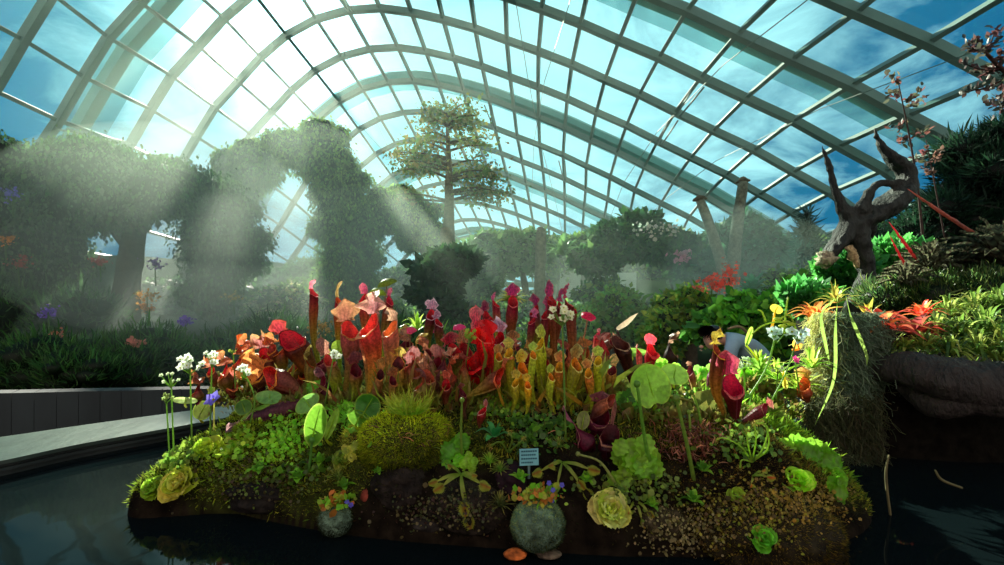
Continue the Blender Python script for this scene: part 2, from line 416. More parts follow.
    for jj in (4.7, 8.6, 12.4, 15.7, 19.2):
        ring, core = [], []
        for i in np.arange(0, nI - 1 + .01, 1.0):
            a = P(i, jj - 0.30, 0.9); b = P(i, jj + 0.30, 0.9); a2 = P(i, jj - 0.07, 1.5); b2 = P(i, jj + 0.07, 1.5)
            ring += [a, b]; core += [P(i, jj - .08, .95), P(i, jj + .08, .95), b2, a2]
        m1 = MB(); m1.add(ring, grid_faces(len(ring) // 2, 2, closed=False), white)
        o = m1.build('ceiling_outer_fin', fin, smooth=False); tag(o, kind='structure')
        m2_ = MB(); m2_.add(core, grid_faces(len(core) // 4, 4), white)
        o = m2_.build('ceiling_outer_arch', M_OUTER, smooth=False); tag(o, kind='structure')
    # pairs of tie struts and thin bracing cables between ribs
    for (i, j) in ((22, 9), (22, 10), (16, 12), (12, 9), (25, 13), (19, 13), (5, 8)):
        mb = MB(); a = P(i + .0, j, -0.4); b = P(i + .1, j + .95, -0.4)
        for q in (-.12, .12): tube(mb, [a + A((q * 2, 0, -.3)), b + A((q, 0, 0))], [0.045, 0.045], white, ring=6, n=3)
        o = mb.build('ceiling_tie_strut', M_STEEL); tag(o, kind='structure')
    for i0, i1 in ((3, 6.5), (8, 11), (13, 10), (16, 19), (20, 17), (23, 21), (25.5, 22)):
        mb = MB(); tube(mb, [P(i0 + (i1 - i0) * t, 2 + 15 * t, -0.55) for t in np.linspace(0, 1, 8)], [0.02], white, ring=4, n=8)
        o = mb.build('ceiling_cable', M_STEEL); tag(o, kind='structure')
vault()
# ------------------------------------------------------------------ ground, pool, walls
def struct(o): return tag(o, kind='structure')

def plane_grid(x0, x1, y0, y1, zf, nx, ny, col):
    xs = np.linspace(x0, x1, nx); ys = np.linspace(y0, y1, ny)
    Xg, Yg = np.meshgrid(xs, ys); Zg = zf(Xg, Yg)
    mb = MB(); mb.add(np.stack([Xg, Yg, Zg], -1).reshape(-1, 3), grid_faces(ny, nx, closed=False), col); return mb

def zfloor(x, y):
    r = np.clip((np.abs(x + 1) - 3) / 14, 0, 1) * 2.4 + np.clip((y - 9) / 30, 0, 1) * 1.6
    return -0.8 + r + 0.12 * np.sin(x * .9 + y * .5)
struct(plane_grid(-26, 28, 2.9, 66, zfloor, 60, 60, c(60, 72, 40)).build('floor', M_FLOOR))
struct(plane_grid(-26, 28, -30, 2.9, lambda x, y: x * 0 - 0.8, 8, 8, c(60, 60, 50)).build('floor', M_FLOOR))
# pond water sits in a basin
# stone ledge: inner/outer edges read off the photograph on the plane z = 0.05
def on_z(px, py, z):
    Y = (CAMZ - z) * F / (py - HOR); return at(px, py, Y)
inner = [on_z(-190, 494, .05), on_z(-90, 477, .05), on_z(0, 461, .05), on_z(80, 444, .05), on_z(169, 428, .05), on_z(240, 415, .05), on_z(300, 404, .05), on_z(360, 395, .05)]
outer = [on_z(-190, 462, .05), on_z(-90, 449, .05), on_z(0, 437, .05), on_z(90, 424, .05), on_z(193, 410, .05), on_z(262, 401, .05), on_z(318, 393, .05), on_z(375, 386, .05)]
I_ = smooth_path(inner, 40); O_ = smooth_path(outer, 40)
mb = MB(); _in = [A((p[0] - .02, p[1] + .02, 0)) for p in I_]
_row = [[A((_in[0][0] - .5, -2.5, 0)), A((4.0, -2.5, 0))]] + [[A((p[0], p[1], 0)), A((4.0, p[1], 0))] for p in _in] + [[A((_in[-1][0], 2.75, 0)), A((4.0, 2.75, 0))]]
mb.add(np.concatenate([A(r) for r in _row]), grid_faces(len(_row), 2, closed=False), (0, 0, 0)); struct(mb.build('water', water_mat(), smooth=False))
def strip(name, rows, mat, closed=False):
    rows = A(rows); mb = MB(); n, m = rows.shape[:2]
    mb.add(rows.reshape(-1, 3), grid_faces(n, m, closed=closed), (1, 1, 1)); return mb.build(name, mat, smooth=False)
dz = A((0, 0, 1)); inw = A((.035, -.03, 0))
o = strip('trim_1', [[O_[k], I_[k], I_[k] - dz * .012, O_[k] - dz * .012] for k in range(40)], M_LEDGE, closed=True); struct(o)
o = strip('wall_basin', [[O_[k] - dz * .013, I_[k] - dz * .013 - inw * .4, I_[k] - dz * .024 - inw * .4, I_[k] - dz * .024 - inw * .1, I_[k] - dz * .034 - inw * .1, I_[k] - dz * .034 - inw * .3, I_[k] - dz * .25 - inw * .3, O_[k] - dz * .25] for k in range(40)], solid_mat('dark_basin_stone', c(36, 46, 46), rough=.5, var=.3), closed=True); struct(o)
# basin outside wall under the ledge
o = strip('wall_pool', [[O_[k] - dz * .04, O_[k] - dz * .85] for k in range(40)], M_SLATE); struct(o)
# dark slate wall behind the walkway, joint lines as small gaps
W = smooth_path([at(-260, 380, 2.3), at(-60, 393, 2.75), at(100, 391, 3.1), at(240, 388, 3.5), at(360, 385, 4.1)], 29)
for k in range(28): pass
mb = MB()
for k in range(0, 28):
    a, b = W[k], W[k + 1]; t = unit(b - a); a = a + t * .0012; b = b - t * .0012; n = A((-t[1], t[0], 0)) * .12
    V = [a * (1, 1, 0) + dz * -.85, b * (1, 1, 0) + dz * -.85, b + n * 0, a + n * 0, a * (1, 1, 0) + dz * -.85 + n, b * (1, 1, 0) + dz * -.85 + n, b + n, a + n]
    mb.add(V, [(0, 1, 2, 3), (3, 2, 6, 7), (0, 3, 7, 4), (1, 5, 6, 2), (4, 7, 6, 5)], (1, 1, 1))
struct(mb.build('wall_left', M_SLATE, smooth=False))

# ------------------------------------------------------------------ background planting
DG, MG, LG, YG = c(34, 66, 30), c(60, 104, 44), c(104, 146, 54), c(158, 180, 58)
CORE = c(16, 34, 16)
def blob(px, py, rx, ry, Y, d=None):
    """ellipsoid at depth Y that covers rx, ry px round (px,py)"""
    p = at(px, py, Y); return (p[0], p[1], p[2], rx / F * Y, (d or rx / F * Y * .8), ry / F * Y)
def ground(x, y): return float(zfloor(A(x), A(y)))
def mass(name, label, cat, blobs, n, size, cols, mode='random', trunk=None, group=None, tm=None, core=CORE, extra=None, mat=None, fuzz=.34, bark=c(70, 62, 48)):
    B = A(blobs); Y = B[0][1]
    base = (B[0][0], Y, ground(B[0][0], Y)) if trunk is None else tuple(trunk[0][0])
    r = empty(name, base, label, cat, group)
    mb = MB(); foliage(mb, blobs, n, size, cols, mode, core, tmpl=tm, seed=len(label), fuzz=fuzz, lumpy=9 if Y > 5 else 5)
    mb.build('foliage', mat or M_FAR, r)
    if trunk is None:
        trunk = [[A(base), A(B[0][:3])]]; rad = [[.05 * Y ** .5, .03 * Y ** .5]]
    else: rad = None
    for k, t in enumerate(trunk):
        m2 = MB(); pts = t if rad else t[:-1]; rr = rad[0] if rad else t[-1]
        tube(m2, pts, rr, bark, ring=8, n=max(6, len(pts) * 4), wob=.05); m2.build('trunk' if k == 0 else 'branch', M_BARK, r)
    return r

# long hedge-like canopy on the left carried on a trunk, sky showing through two gaps
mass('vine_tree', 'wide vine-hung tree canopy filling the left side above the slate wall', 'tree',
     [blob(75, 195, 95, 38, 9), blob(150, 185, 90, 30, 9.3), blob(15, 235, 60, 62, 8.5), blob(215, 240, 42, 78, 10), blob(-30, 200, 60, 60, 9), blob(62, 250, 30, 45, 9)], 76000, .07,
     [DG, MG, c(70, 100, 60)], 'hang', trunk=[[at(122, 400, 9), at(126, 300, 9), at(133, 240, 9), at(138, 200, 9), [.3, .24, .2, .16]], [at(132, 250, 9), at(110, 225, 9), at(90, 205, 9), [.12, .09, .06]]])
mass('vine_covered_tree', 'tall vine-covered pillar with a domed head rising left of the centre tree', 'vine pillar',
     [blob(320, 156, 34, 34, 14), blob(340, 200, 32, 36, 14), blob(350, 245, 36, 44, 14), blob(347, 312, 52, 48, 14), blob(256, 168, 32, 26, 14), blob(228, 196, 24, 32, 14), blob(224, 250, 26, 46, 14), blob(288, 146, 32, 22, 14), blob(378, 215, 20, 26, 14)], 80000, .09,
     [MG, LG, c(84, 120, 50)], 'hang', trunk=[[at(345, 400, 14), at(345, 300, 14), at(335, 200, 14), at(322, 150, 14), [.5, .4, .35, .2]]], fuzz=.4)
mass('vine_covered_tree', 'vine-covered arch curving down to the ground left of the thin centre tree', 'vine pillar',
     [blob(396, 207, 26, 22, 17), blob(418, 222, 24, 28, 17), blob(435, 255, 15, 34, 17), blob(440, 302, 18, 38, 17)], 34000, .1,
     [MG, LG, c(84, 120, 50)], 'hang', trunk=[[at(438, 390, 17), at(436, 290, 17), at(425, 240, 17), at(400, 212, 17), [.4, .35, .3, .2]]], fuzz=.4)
# thin-crowned tree at the centre
def airy_tree():
    Y = 16
    r = empty('tall_tree', at(452, 392, Y), 'tall thin-crowned tree with bare trunk standing in the centre of the glasshouse', 'tree')
    mb = MB(); tube(mb, [at(452, 392, Y), at(451, 300, Y), at(449, 230, Y), at(449, 180, Y), at(447, 118, Y)], [.3, .25, .2, .13, .04], c(88, 76, 52), ring=9, n=22, wob=.04); mb.build('trunk', M_BARK, r)
    lv = MB(); tips = []
    for k in range(40):
        t = rng.random(); py = 205 - 92 * t; side = rng.choice([-1, 1])
        ln = (60 * (1 - t) ** .7 + 16) * rng.uniform(.6, 1.05)
        a = at(449, py, Y); b = at(449 + side * ln, py - rng.uniform(0, 14) + (1 - t) * 6, Y + rng.uniform(-1.3, 1.3))
        m = (Vector(a) + Vector(b)) / 2 + Vector((0, 0, .12))
        m2 = MB(); tube(m2, [a, m, b], [.05, .03, .012], c(80, 70, 50), ring=5, n=6); m2.build('branch', M_BARK, r)
        q = smooth_path([a, m, b], 14)[4:]
        for p in q:
            nn = rng.integers(7, 17)
            tips.append(p + rng.normal(0, (.24, .2, .13), (nn, 3)))
    P_ = np.concatenate(tips); n = len(P_)
    scatter(lv, *LEAF1, P_, rng.normal(size=(n, 3)), rng.normal(size=(n, 3)), .13 * np.exp(rng.normal(0, .3, n)), jit([c(92, 110, 50), c(70, 96, 44), c(110, 104, 48)], n))
    lv.build('foliage', M_FAR, r)
    return r
airy_tree()
# layered conifer below it
def tiered(label, Y, cx, ytop, ybot, w, cols, n=9000, name='conifer', tiers=8, sp=False):
    r = empty(name, at(cx, 398, Y), label, 'conifer')
    mb = MB(); tube(mb, [at(cx, 398, Y), at(cx, ytop, Y)], [.18, .03], c(60, 54, 40), ring=7, n=8); mb.build('trunk', M_BARK, r)
    fo = MB(); bl = []
    for k in range(tiers):
        t = (k + .5) / tiers; py = ytop + (ybot - ytop) * t
        ww = w * (t ** .7 if sp else (.35 + .65 * abs(math.sin(2.2 + k * 1.9))))
        for q in range(4 if not sp else 6):
            bl.append(blob(cx + rng.uniform(-1, 1) * ww * .7, py + rng.uniform(-3, 3), ww * .55, (ybot - ytop) / tiers * (.34 if not sp else .55), Y + rng.uniform(-.4, .4)))
    foliage(fo, bl, n, .13 if not sp else .2, cols, 'out', CORE, tmpl=NEEDLE if sp else LEAF1); fo.build('foliage', M_FAR, r)
    return r
tiered('dark layered conifer with cloud-like pads in front of the centre tree', 9.0, 450, 250, 345, 34, [c(30, 60, 34), c(40, 72, 38)], tiers=7)
tiered('dark blue-green spruce beside the driftwood sculpture', 11.5, 806, 212, 320, 24, [c(20, 54, 46), c(30, 66, 54)], sp=True, n=9000, tiers=9)
# broken stump beside the trunk
mb = MB(); tube(mb, [at(447, 300, 15), at(447, 255, 15), at(446, 228, 15)], [.22, .2, .17], c(104, 84, 52), ring=9, n=8, wob=.08)
tag(mb.build('tree_stump', M_BARK), 'short brown broken stump standing against the centre tree trunk', 'stump')
# grove right of the centre
mass('shrub_tree', 'rounded tree with drooping crown between the centre tree and the capped post', 'tree',
     [blob(495, 255, 36, 22, 18), blob(520, 250, 26, 22, 18), blob(476, 275, 22, 26, 18)], 9000, .2, [MG, c(74, 110, 50)], 'random',
     trunk=[[at(532, 395, 18), at(527, 300, 18), at(518, 255, 18), [.16, .14, .1]]])
def post(label, pts, rad, Y, capw=9, name='bare_tree_post', g=None):
    r = empty(name, at(pts[0][0], pts[0][1], Y), label, 'tree trunk', g)
    mb = MB(); tube(mb, [at(p[0], p[1], Y) for p in pts], rad, c(96, 98, 80), ring=9, n=16, wob=.05); mb.build('trunk', M_BARK, r)
    cp = MB(); e = pts[-1]; capw = capw * .8
    tube(cp, [at(e[0] - capw, e[1] + 1, Y), at(e[0], e[1] - 2, Y), at(e[0] + capw, e[1] - 1.5, Y)], [.02, .09, .02], c(80, 74, 56), ring=7, n=9, wob=.15); cp.build('broken_crown', M_BARK, r)
post('upright dark post-like trunk with a flat cap, right of the centre trees', [(541, 395), (540, 300), (541, 232)], [.15, .13, .12], 11, 6)
post('leaning pale bare trunk with flat broken top among trees at right', [(742, 395), (730, 300), (716, 245), (700, 200)], [.2, .17, .13, .1], 11.5)
post('taller pale bare trunk with flat broken top, nearest the leaning one', [(731, 395), (731, 300), (736, 235), (743, 182)], [.22, .18, .15, .11], 11.8)
mass('flowering_tree', 'broad dark green tree dotted with small pink blossom right of the capped post', 'tree',
     [blob(630, 242, 34, 18, 14), blob(660, 246, 26, 18, 14), blob(600, 258, 24, 20, 14), blob(684, 262, 16, 28, 14), blob(640, 222, 18, 8, 14)], 19000, .17, [DG, MG, c(40, 84, 40)], 'random',
     trunk=[[at(690, 395, 14), at(682, 320, 14), at(668, 260, 14), [.2, .16, .1]]])
mass('round_tree', 'large rounded tree shrouded in mist between the two bare trunks and the spruce', 'tree',
     [blob(738, 258, 40, 30, 14), blob(766, 264, 28, 34, 14), blob(706, 270, 22, 28, 14), blob(752, 232, 22, 16, 14)], 16000, .17, [c(34, 84, 56), c(44, 98, 60)], 'random')
far = [(470, 262, 40, 14, 30), (650, 262, 50, 14, 31), (760, 275, 50, 16, 28), (300, 285, 40, 24, 27), (410, 282, 26, 12, 29), (560, 262, 30, 22, 24), (585, 250, 20, 14, 22), (604, 305, 26, 26, 15), (640, 345, 40, 24, 17), (690, 305, 12, 26, 16), (840, 262, 36, 28, 17), (880, 262, 40, 40, 20), (160, 320, 60, 40, 13), (260, 330, 60, 50, 20),
       (30, 330, 70, 50, 8), (400, 345, 50, 36, 19), (500, 330, 60, 34, 14), (560, 335, 50, 30, 12), (800, 300, 40, 36, 9), (280, 345, 50, 26, 8), (230, 365, 50, 24, 6.5), (385, 352, 60, 24, 7), (480, 355, 60, 22, 7.5), (150, 365, 70, 28, 6.0), (60, 372, 80, 26, 5.2)]
lab = ['distant treetop line left of the capped post, against the glass', 'distant bushes seen through the gap under the blossom tree', 'distant bushes behind the two bare trunks', 'distant bush behind the lone tall pitcher, under the leaning panes', 'distant bush in the opening between the two vine pillars', 'misty shrub behind the capped post', 'low shrub under the rounded drooping tree', 'dense shrub under the blossom tree', 'bushy shrub beneath the gap in the leaves at right', 'slim shrub right of the leaf gap', 'leafy bush behind the driftwood sculpture',
       'dark bush right of the driftwood sculpture', 'dim shrub below the wide left canopy', 'misty shrub at the foot of the tall vine pillar', 'large dark bush at the far left above the slate wall', 'misty bush between the two vine pillars',
       'hazy bush behind the tall purple pitchers', 'green shrub behind the white flower head', 'bright shrub behind the person', 'shrub behind the tall lone pitcher', 'low dark shrub above the right end of the slate wall',
       'low shrub behind the large ruffled pitcher', 'low shrub behind the maroon pitchers', 'low dark shrub over the middle of the slate wall', 'low dark shrub over the left end of the slate wall']
for (q, l) in zip(far, lab):
    mass('shrub', l, 'shrub', [blob(*q)] + [blob(q[0] + rng.uniform(-.7, .7) * q[2], q[1] + rng.uniform(-.3, .4) * q[3], q[2] * .5, q[3] * .6, q[4] + rng.uniform(-.5, .5)) for _ in range(4)],
         9000, q[4] * (.018 if q[4] < 9 else .009), [DG, MG, c(52, 96, 40)] if q[0] < 400 else [c(44, 96, 40), MG, LG], 'up' if q[4] < 9 else 'random', tm=BLADE if q[4] < 9 else None)
mass('blossom_bush', 'rounded pale bush covered in tiny white blossom beneath the leaning roof panes', 'bush',
     [blob(284, 308, 34, 20, 12), blob(275, 322, 30, 22, 12)], 9000, .1, [MG, LG, c(190, 196, 150)], 'random')
mass('bright_shrub', 'bright light-green leafy shrub behind the thin slim pitchers', 'shrub',
     [blob(612, 312, 26, 26, 9), blob(590, 330, 26, 20, 9), blob(640, 330, 22, 18, 9)], 8000, .1, [c(84, 150, 56), LG], 'random')
mass('broad_leaf_shrub', 'glossy bright green broad-leaved shrub behind the person in the grey-blue shirt', 'shrub',
     [blob(760, 316, 40, 20, 5.4), blob(800, 300, 30, 22, 5.4), blob(720, 330, 30, 18, 5.6), blob(782, 330, 34, 22, 5.3)], 6000, .085, [c(84, 158, 44), c(110, 180, 50), c(60, 124, 40)], 'random', tm=ROUND)
mass('broad_leaf_shrub', 'yellow-green leafy shrub under the coral flowers', 'shrub',
     [blob(690, 312, 28, 28, 7), blob(670, 330, 26, 20, 7)], 6000, .09, [c(74, 130, 36), c(120, 150, 40)], 'random')
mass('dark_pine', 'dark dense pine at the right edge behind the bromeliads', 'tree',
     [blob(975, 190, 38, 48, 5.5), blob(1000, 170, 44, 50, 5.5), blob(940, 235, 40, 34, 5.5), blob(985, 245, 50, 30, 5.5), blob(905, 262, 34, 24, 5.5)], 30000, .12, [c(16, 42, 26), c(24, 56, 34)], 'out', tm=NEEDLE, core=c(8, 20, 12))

# agave-like rosette, tree ferns and sprays
def rosette(name, label, cat, pos, n, ln, w, cols, up=.8, group=None, tip=None, mat=None, droop=.35, parent=None, part=None):
    mb = MB()
    for k in range(n):
        t = k / n; a = k * 2.4 + rng.uniform(-.2, .2); el = up * (1 - t) + .12 + .5 * (1 - t) ** 2
        d = A((math.cos(a) * math.cos(el), math.sin(a) * math.cos(el), math.sin(el)))
        l = ln * rng.uniform(.8, 1.1)
        q = smooth_path([A((0, 0, 0)), d * l * .5 + A((0, 0, .05 * l)), d * l + A((0, 0, -droop * l * rng.uniform(.4, 1.2)))], 7)
        s = unit(np.cross(d, (0, 0, 1))); cl = jit(cols, 1, .2, .08)[0]
        ww = w * A([.7, .95, 1, .9, .7, .4, .02])
        up_ = unit(np.cross(s, d)) * w * .35
        V = np.stack([q - s * ww[:, None], q - up_ * (ww / w)[:, None], q + s * ww[:, None]], 1).reshape(-1, 3) + A(pos)
        cc = np.repeat(cl[None], 21, 0)
        if tip is not None: cc = mixc(cc, np.broadcast_to(A(tip), cc.shape), np.repeat(np.linspace(0, 1, 7) ** 2, 3))
        mb.add(V, grid_faces(7, 3, closed=False), cc)
    if parent is not None: return mb.build(part or 'leaves', mat or M_LEAF, parent)
    o = mb.build(name, mat or M_LEAF, origin=A(pos)); return tag(o, label, cat, group)
rosette('agave', 'spiky yellow-green rosette plant behind the maroon pitchers', 'agave', at(511, 302, 5.2), 60, .23, .022, [c(120, 132, 50), c(150, 140, 60)], up=1.1)
rosette('tree_fern', 'spiky palm-like crown of leaves between the capped post and the blossom tree', 'palm', at(563, 255, 14), 40, .8, .07, [c(80, 120, 60)], up=.9)
rosette('tree_fern', 'blue-green arching fern crown below the bare trunks', 'fern', at(752, 292, 9), 40, .5, .05, [c(70, 140, 100)], up=.9)

# flower heads among the background shrubs
def flower_cluster(label, px, py, rx, ry, Y, col, n=70, cat='flower', size=.036):
    mb = MB(); p = A(at(px, py, Y)); s = Y / F
    P_ = p + rng.normal(0, 1, (n, 3)) * (rx * s * .5, .05, ry * s * .5)
    scatter(mb, *ROUND, P_, rng.normal(size=(n, 3)) + A((0, -.3, .5)), rng.normal(size=(n, 3)) + A((0, -1, .3)), size * np.exp(rng.normal(0, .3, n)), jit(col, n, .15, .05))
    r = empty('flower_cluster', p - A((0, 0, ry * s + .25)), label, cat)
    mb.build('petals', M_FLOWER, r)
    st = MB(); tube(st, [p + A((0, .02, -ry * s - .25)), p], [.012, .008], c(60, 96, 40), ring=5, n=4); st.build('stem', M_LEAF, r)
for q in [('orange flower cluster at the left edge above the slate wall', 5, 240, 9, 6, 7.2, c(220, 140, 50)), ('dusky red flower cluster just below the orange one at left edge', 18, 263, 12, 6, 7.2, c(170, 80, 70)),
          ('violet flower head low in the far left bush', 48, 312, 6, 5, 6.4, c(130, 100, 200)), ('coral flower head below the violet one at far left', 58, 337, 8, 7, 6, c(200, 100, 76)),
          ('orange flower cluster under the right gap in the canopy', 147, 296, 12, 5, 7.5, c(200, 150, 60)), ('small orange flower under the larger orange cluster', 146, 308, 7, 5, 7.5, c(196, 130, 50)),
          ('coral blossom between the gaps of the wide canopy', 100, 262, 9, 4, 7.5, c(190, 90, 90)), ('purple blossom in the right gap of the wide canopy', 155, 264, 9, 7, 8.0, c(140, 100, 180)),
          ('violet flower head right of the slate wall shrubs', 185, 322, 6, 4, 6.2, c(120, 90, 190)), ('yellow flower cluster beside the pale blossom bush', 234, 297, 9, 4, 9, c(170, 150, 60)), ('pale orange flowers behind the lone tall pitcher', 322, 328, 14, 8, 6, c(200, 160, 80)),
          ('violet blossom at the far left edge near the roof glass', 12, 194, 10, 6, 7.2, c(110, 100, 200)), ('pale pink flower head above the slate wall middle', 137, 343, 6, 3, 5.4, c(200, 130, 110))]:
    flower_cluster(*q)
flower_cluster('larger coral flower head left of the pair under the bare trunks', 712, 284, 17, 9, 6.5, c(250, 110, 90), 130, size=.036)
flower_cluster('upright coral flower head right of the pair under the bare trunks', 729, 278, 10, 15, 6.5, c(250, 120, 100), 130, size=.036)
flower_cluster('pink blossom spray at the edge of the blossom tree', 682, 258, 9, 7, 12, c(220, 150, 170), 50, size=.09)
flower_cluster('cream blossom on top of the blossom tree', 655, 228, 28, 6, 13, c(220, 215, 190), 80, size=.08)

# pale walkway parapet and building wall seen through the mist
def boxm(mb, a, b, col=(1, 1, 1)):
    x0, y0, z0 = a; x1, y1, z1 = b
    V = [(x, y, z) for z in (z0, z1) for x, y in ((x0, y0), (x1, y0), (x1, y1), (x0, y1))]
    mb.add(V, [(0, 3, 2, 1), (4, 5, 6, 7), (0, 1, 5, 4), (1, 2, 6, 5), (2, 3, 7, 6), (3, 0, 4, 7)], col)
M_PALE = solid_mat('pale_concrete', c(170, 190, 176), rough=.8, var=.1, nscale=2)
mb = MB(); p = at(468, 310, 22); q = at(545, 268, 22.6)
for k in range(4): boxm(mb, (p[0], 22, -.2 + k * .55), (q[0], 22.6, .05 + k * .55))
struct(mb.build('trim_2', M_PALE, smooth=False))
mb = MB(); p = at(560, 320, 23); q = at(634, 273, 23.4); boxm(mb, (p[0], 23, -1), (q[0], 23.4, q[2])); struct(mb.build('wall_back', M_PALE, smooth=False))

# thin tree with sparse leaves and leafy twig at the right edge
def sparse_branch(name, label, cat, pts, rad, twigs, Y, leafpx, cols, nl=14, bark=c(60, 44, 40)):
    r = empty(name, at(*pts[0], Y), label, cat)
    mb = MB(); tube(mb, [at(*p, Y) for p in pts], rad, bark, ring=6, n=16); mb.build('stem', M_BARK, r)
    lv = MB()
    for (x0, y0, x1, y1) in twigs:
        a = at(x0, y0, Y); b = at(x1, y1, Y + rng.uniform(-.15, .15)); m = (a + b) / 2 + Vector((0, 0, -.02))
        m2 = MB(); tube(m2, [a, m, b], [rad[-1] * .9, rad[-1] * .6], bark, ring=5, n=6); m2.build('twig', M_BARK, r)
        q = smooth_path([a, m, b], nl); s = leafpx * Y / F
        for p in q[3:]:
            scatter(lv, *ROUND, p + rng.normal(0, s * .3, (2, 3)), rng.normal(size=(2, 3)) + A((0, 0, .4)), rng.normal(size=(2, 3)), s * rng.uniform(.7, 1.2, 2), jit(cols, 2), sx=[.6, .6])
    lv.build('foliage', M_LEAF, r)
sparse_branch('slender_sapling', 'thin red-leaved sapling rising behind the driftwood sculpture', 'sapling', [(925, 262), (918, 190), (910, 140), (902, 100), (897, 76)], [.010, .009, .007, .005, .003],
              [(898, 84, 893, 74), (901, 95, 888, 93), (903, 102, 922, 88), (905, 108, 924, 97), (908, 120, 890, 128), (910, 134, 924, 130), (912, 140, 898, 136), (914, 160, 926, 150)], 3.6, 6, [c(90, 50, 46), c(60, 60, 44)])
sparse_branch('leafy_twig', 'dark leafy branch reaching in at the top right edge', 'branch', [(1060, 150), (1030, 96), (1003, 70), (985, 52), (978, 38)], [.02, .015, .012, .008, .005],
              [(990, 56, 972, 38), (985, 52, 996, 28), (1000, 66, 976, 72), (1010, 76, 962, 92), (1014, 80, 986, 104), (992, 60, 1012, 40), (1003, 70, 960, 62), (1005, 90, 1000, 112), (985, 50, 968, 44)], 2.6, 7, [c(60, 34, 34), c(40, 40, 34)], nl=18)
# spindly upright stem right of it
sparse_branch('slender_sapling', 'bare spindly stem against the glass below the leafy branch', 'sapling', [(945, 240), (932, 170), (926, 140)], [.006, .005, .003], [(930, 160, 940, 150), (934, 175, 924, 168)], 3.8, 5, [c(90, 60, 50)])

# ------------------------------------------------------------------ driftwood sculpture
def sculpture():
    Y = 3.0
    r = empty('driftwood_sculpture', at(868, 304, Y), 'dark twisted driftwood sculpture like a rearing bird on the right bank', 'sculpture')
    S = Y / F
    mb = MB()
    def br(pts, rad, n=24, flat=1.0):
        pts = [at(p[0], p[1], Y + (p[2] if len(p) > 2 else 0)) for p in pts]
        tube(mb, pts, [v * S for v in rad], c(84, 76, 62), ring=14, n=n, wob=.05, flat=flat)
    br([(820.5, 143), (825, 154), (830, 168), (834, 186), (840, 203), (849, 217), (856, 232)], [.5, 2.4, 3.4, 3.8, 5, 9, 11], 30)
    br([(852, 212, .02), (848, 226), (842, 238), (834, 248), (826, 258)], [8, 11, 12, 10, 8], 24, .6)
    br([(852, 222), (858, 240), (863, 258), (867, 276), (870, 300)], [12, 12, 10, 8, 9], 24, .75)
    br([(856, 226), (868, 218), (882, 209), (896, 199), (906, 186), (906, 172), (896, 162), (886, 152), (879, 141), (874, 128)], [11, 15, 19, 18, 13, 11, 10, 7, 4, 1], 40, .6)
    br([(862, 220, .03), (870, 228, .03), (873, 238, .03)], [9, 7, 1.5], 10)
    br([(860, 212, -.03), (866, 200, -.03), (872, 189, -.03), (882, 183, -.03), (892, 184, -.03), (900, 182, -.02)], [7, 5, 4.5, 4, 3.5, 4], 20)
    br([(874, 128), (876, 133), (873, 139)], [1.2, 2, .6], 6)
    for (dx, dy, dd) in ((-18, 8, -.1), (-9, 12, -.16), (8, 12, -.14), (20, 8, 0), (4, 6, .15), (-24, 14, .0)):
        br([(868, 280), (868 + dx * .5, 292 + dy * .2, dd * .5), (868 + dx, 302 + dy, dd)], [9, 6, 3], 12)
    o = mb.build('body', solid_mat('weathered_root', c(44, 50, 46), rough=.6, var=.6, nscale=16.0, bump=1.0, stretch=(2.5, 2.5, .8), dist=.03, spec=.25), r)
    md = o.modifiers.new('blend', 'REMESH'); md.mode = 'VOXEL'; md.voxel_size = .011; md.use_smooth_shade = True
    sm = o.modifiers.new('soften', 'SMOOTH'); sm.iterations = 4
    tx = bpy.data.textures.new('ridges', 'CLOUDS'); tx.noise_scale = .05
    dp = o.modifiers.new('bark', 'DISPLACE'); dp.texture = tx; dp.strength = .02; dp.mid_level = .5
    # pale frayed hollow end of the short limb
    h = MB(); lump(h, at(826, 259, Y - .05), (.055, .05, .045), c(150, 146, 120), amp=.5, s=5, n=12, m=18)
    h.build('frayed_end', M_ROCK, r)
    h = MB(); tube(h, [at(848, 246, Y - .07), at(853, 256, Y - .07), at(858, 268, Y - .06)], [.02, .028, .01], c(170, 150, 110), ring=7, n=8, wob=.3); h.build('split_edge', M_ROCK, r)
sculpture()

# ------------------------------------------------------------------ right bank
def zbank(x, y):
    # terrace on the right: rises to the back; steep front at Y ~ 1.62
    front = 1.57 + .04 * np.sin(x * 7) - .10 * np.clip(x - 1.6, 0, 1)
    left = 1.17 + .05 * np.sin(y * 5) + (y - 1.6) * .5
    k = np.clip((y - front) / .06, 0, 1) * np.clip((x - left) / .07, 0, 1) * np.clip((3.75 - y) / .3, 0, 1)
    top = .27 + .17 * np.clip((y - 1.7) / 1.5, 0, 1) + .025 * np.sin(x * 5 + y * 3) + .02 * np.sin(x * 11 - y * 7)
    return -.8 + (top + .8) * k
mb = plane_grid(.85, 4.4, 1.45, 3.9, zbank, 110, 90, c(15, 14, 10)); struct(mb.build('terrain_right', M_SOIL))
# big dark driftwood log along the front of the bank
mb = MB(); tube(mb, [at(868, 372, 1.66), at(905, 368, 1.56), at(950, 380, 1.5), at(1010, 388, 1.46), at(1080, 380, 1.4)], [.03, .06, .075, .085, .1], c(60, 54, 44), ring=20, n=40, wob=.05, flat=.8)
tube(mb, [at(900, 385, 1.6), at(935, 404, 1.52), at(975, 402, 1.47), at(1060, 412, 1.4)], [.02, .045, .04, .05], c(52, 48, 40), ring=14, n=26, wob=.06)
tag(mb.build('driftwood_log', M_LOG), 'long dark weathered log overhanging the water under the right bank', 'log')
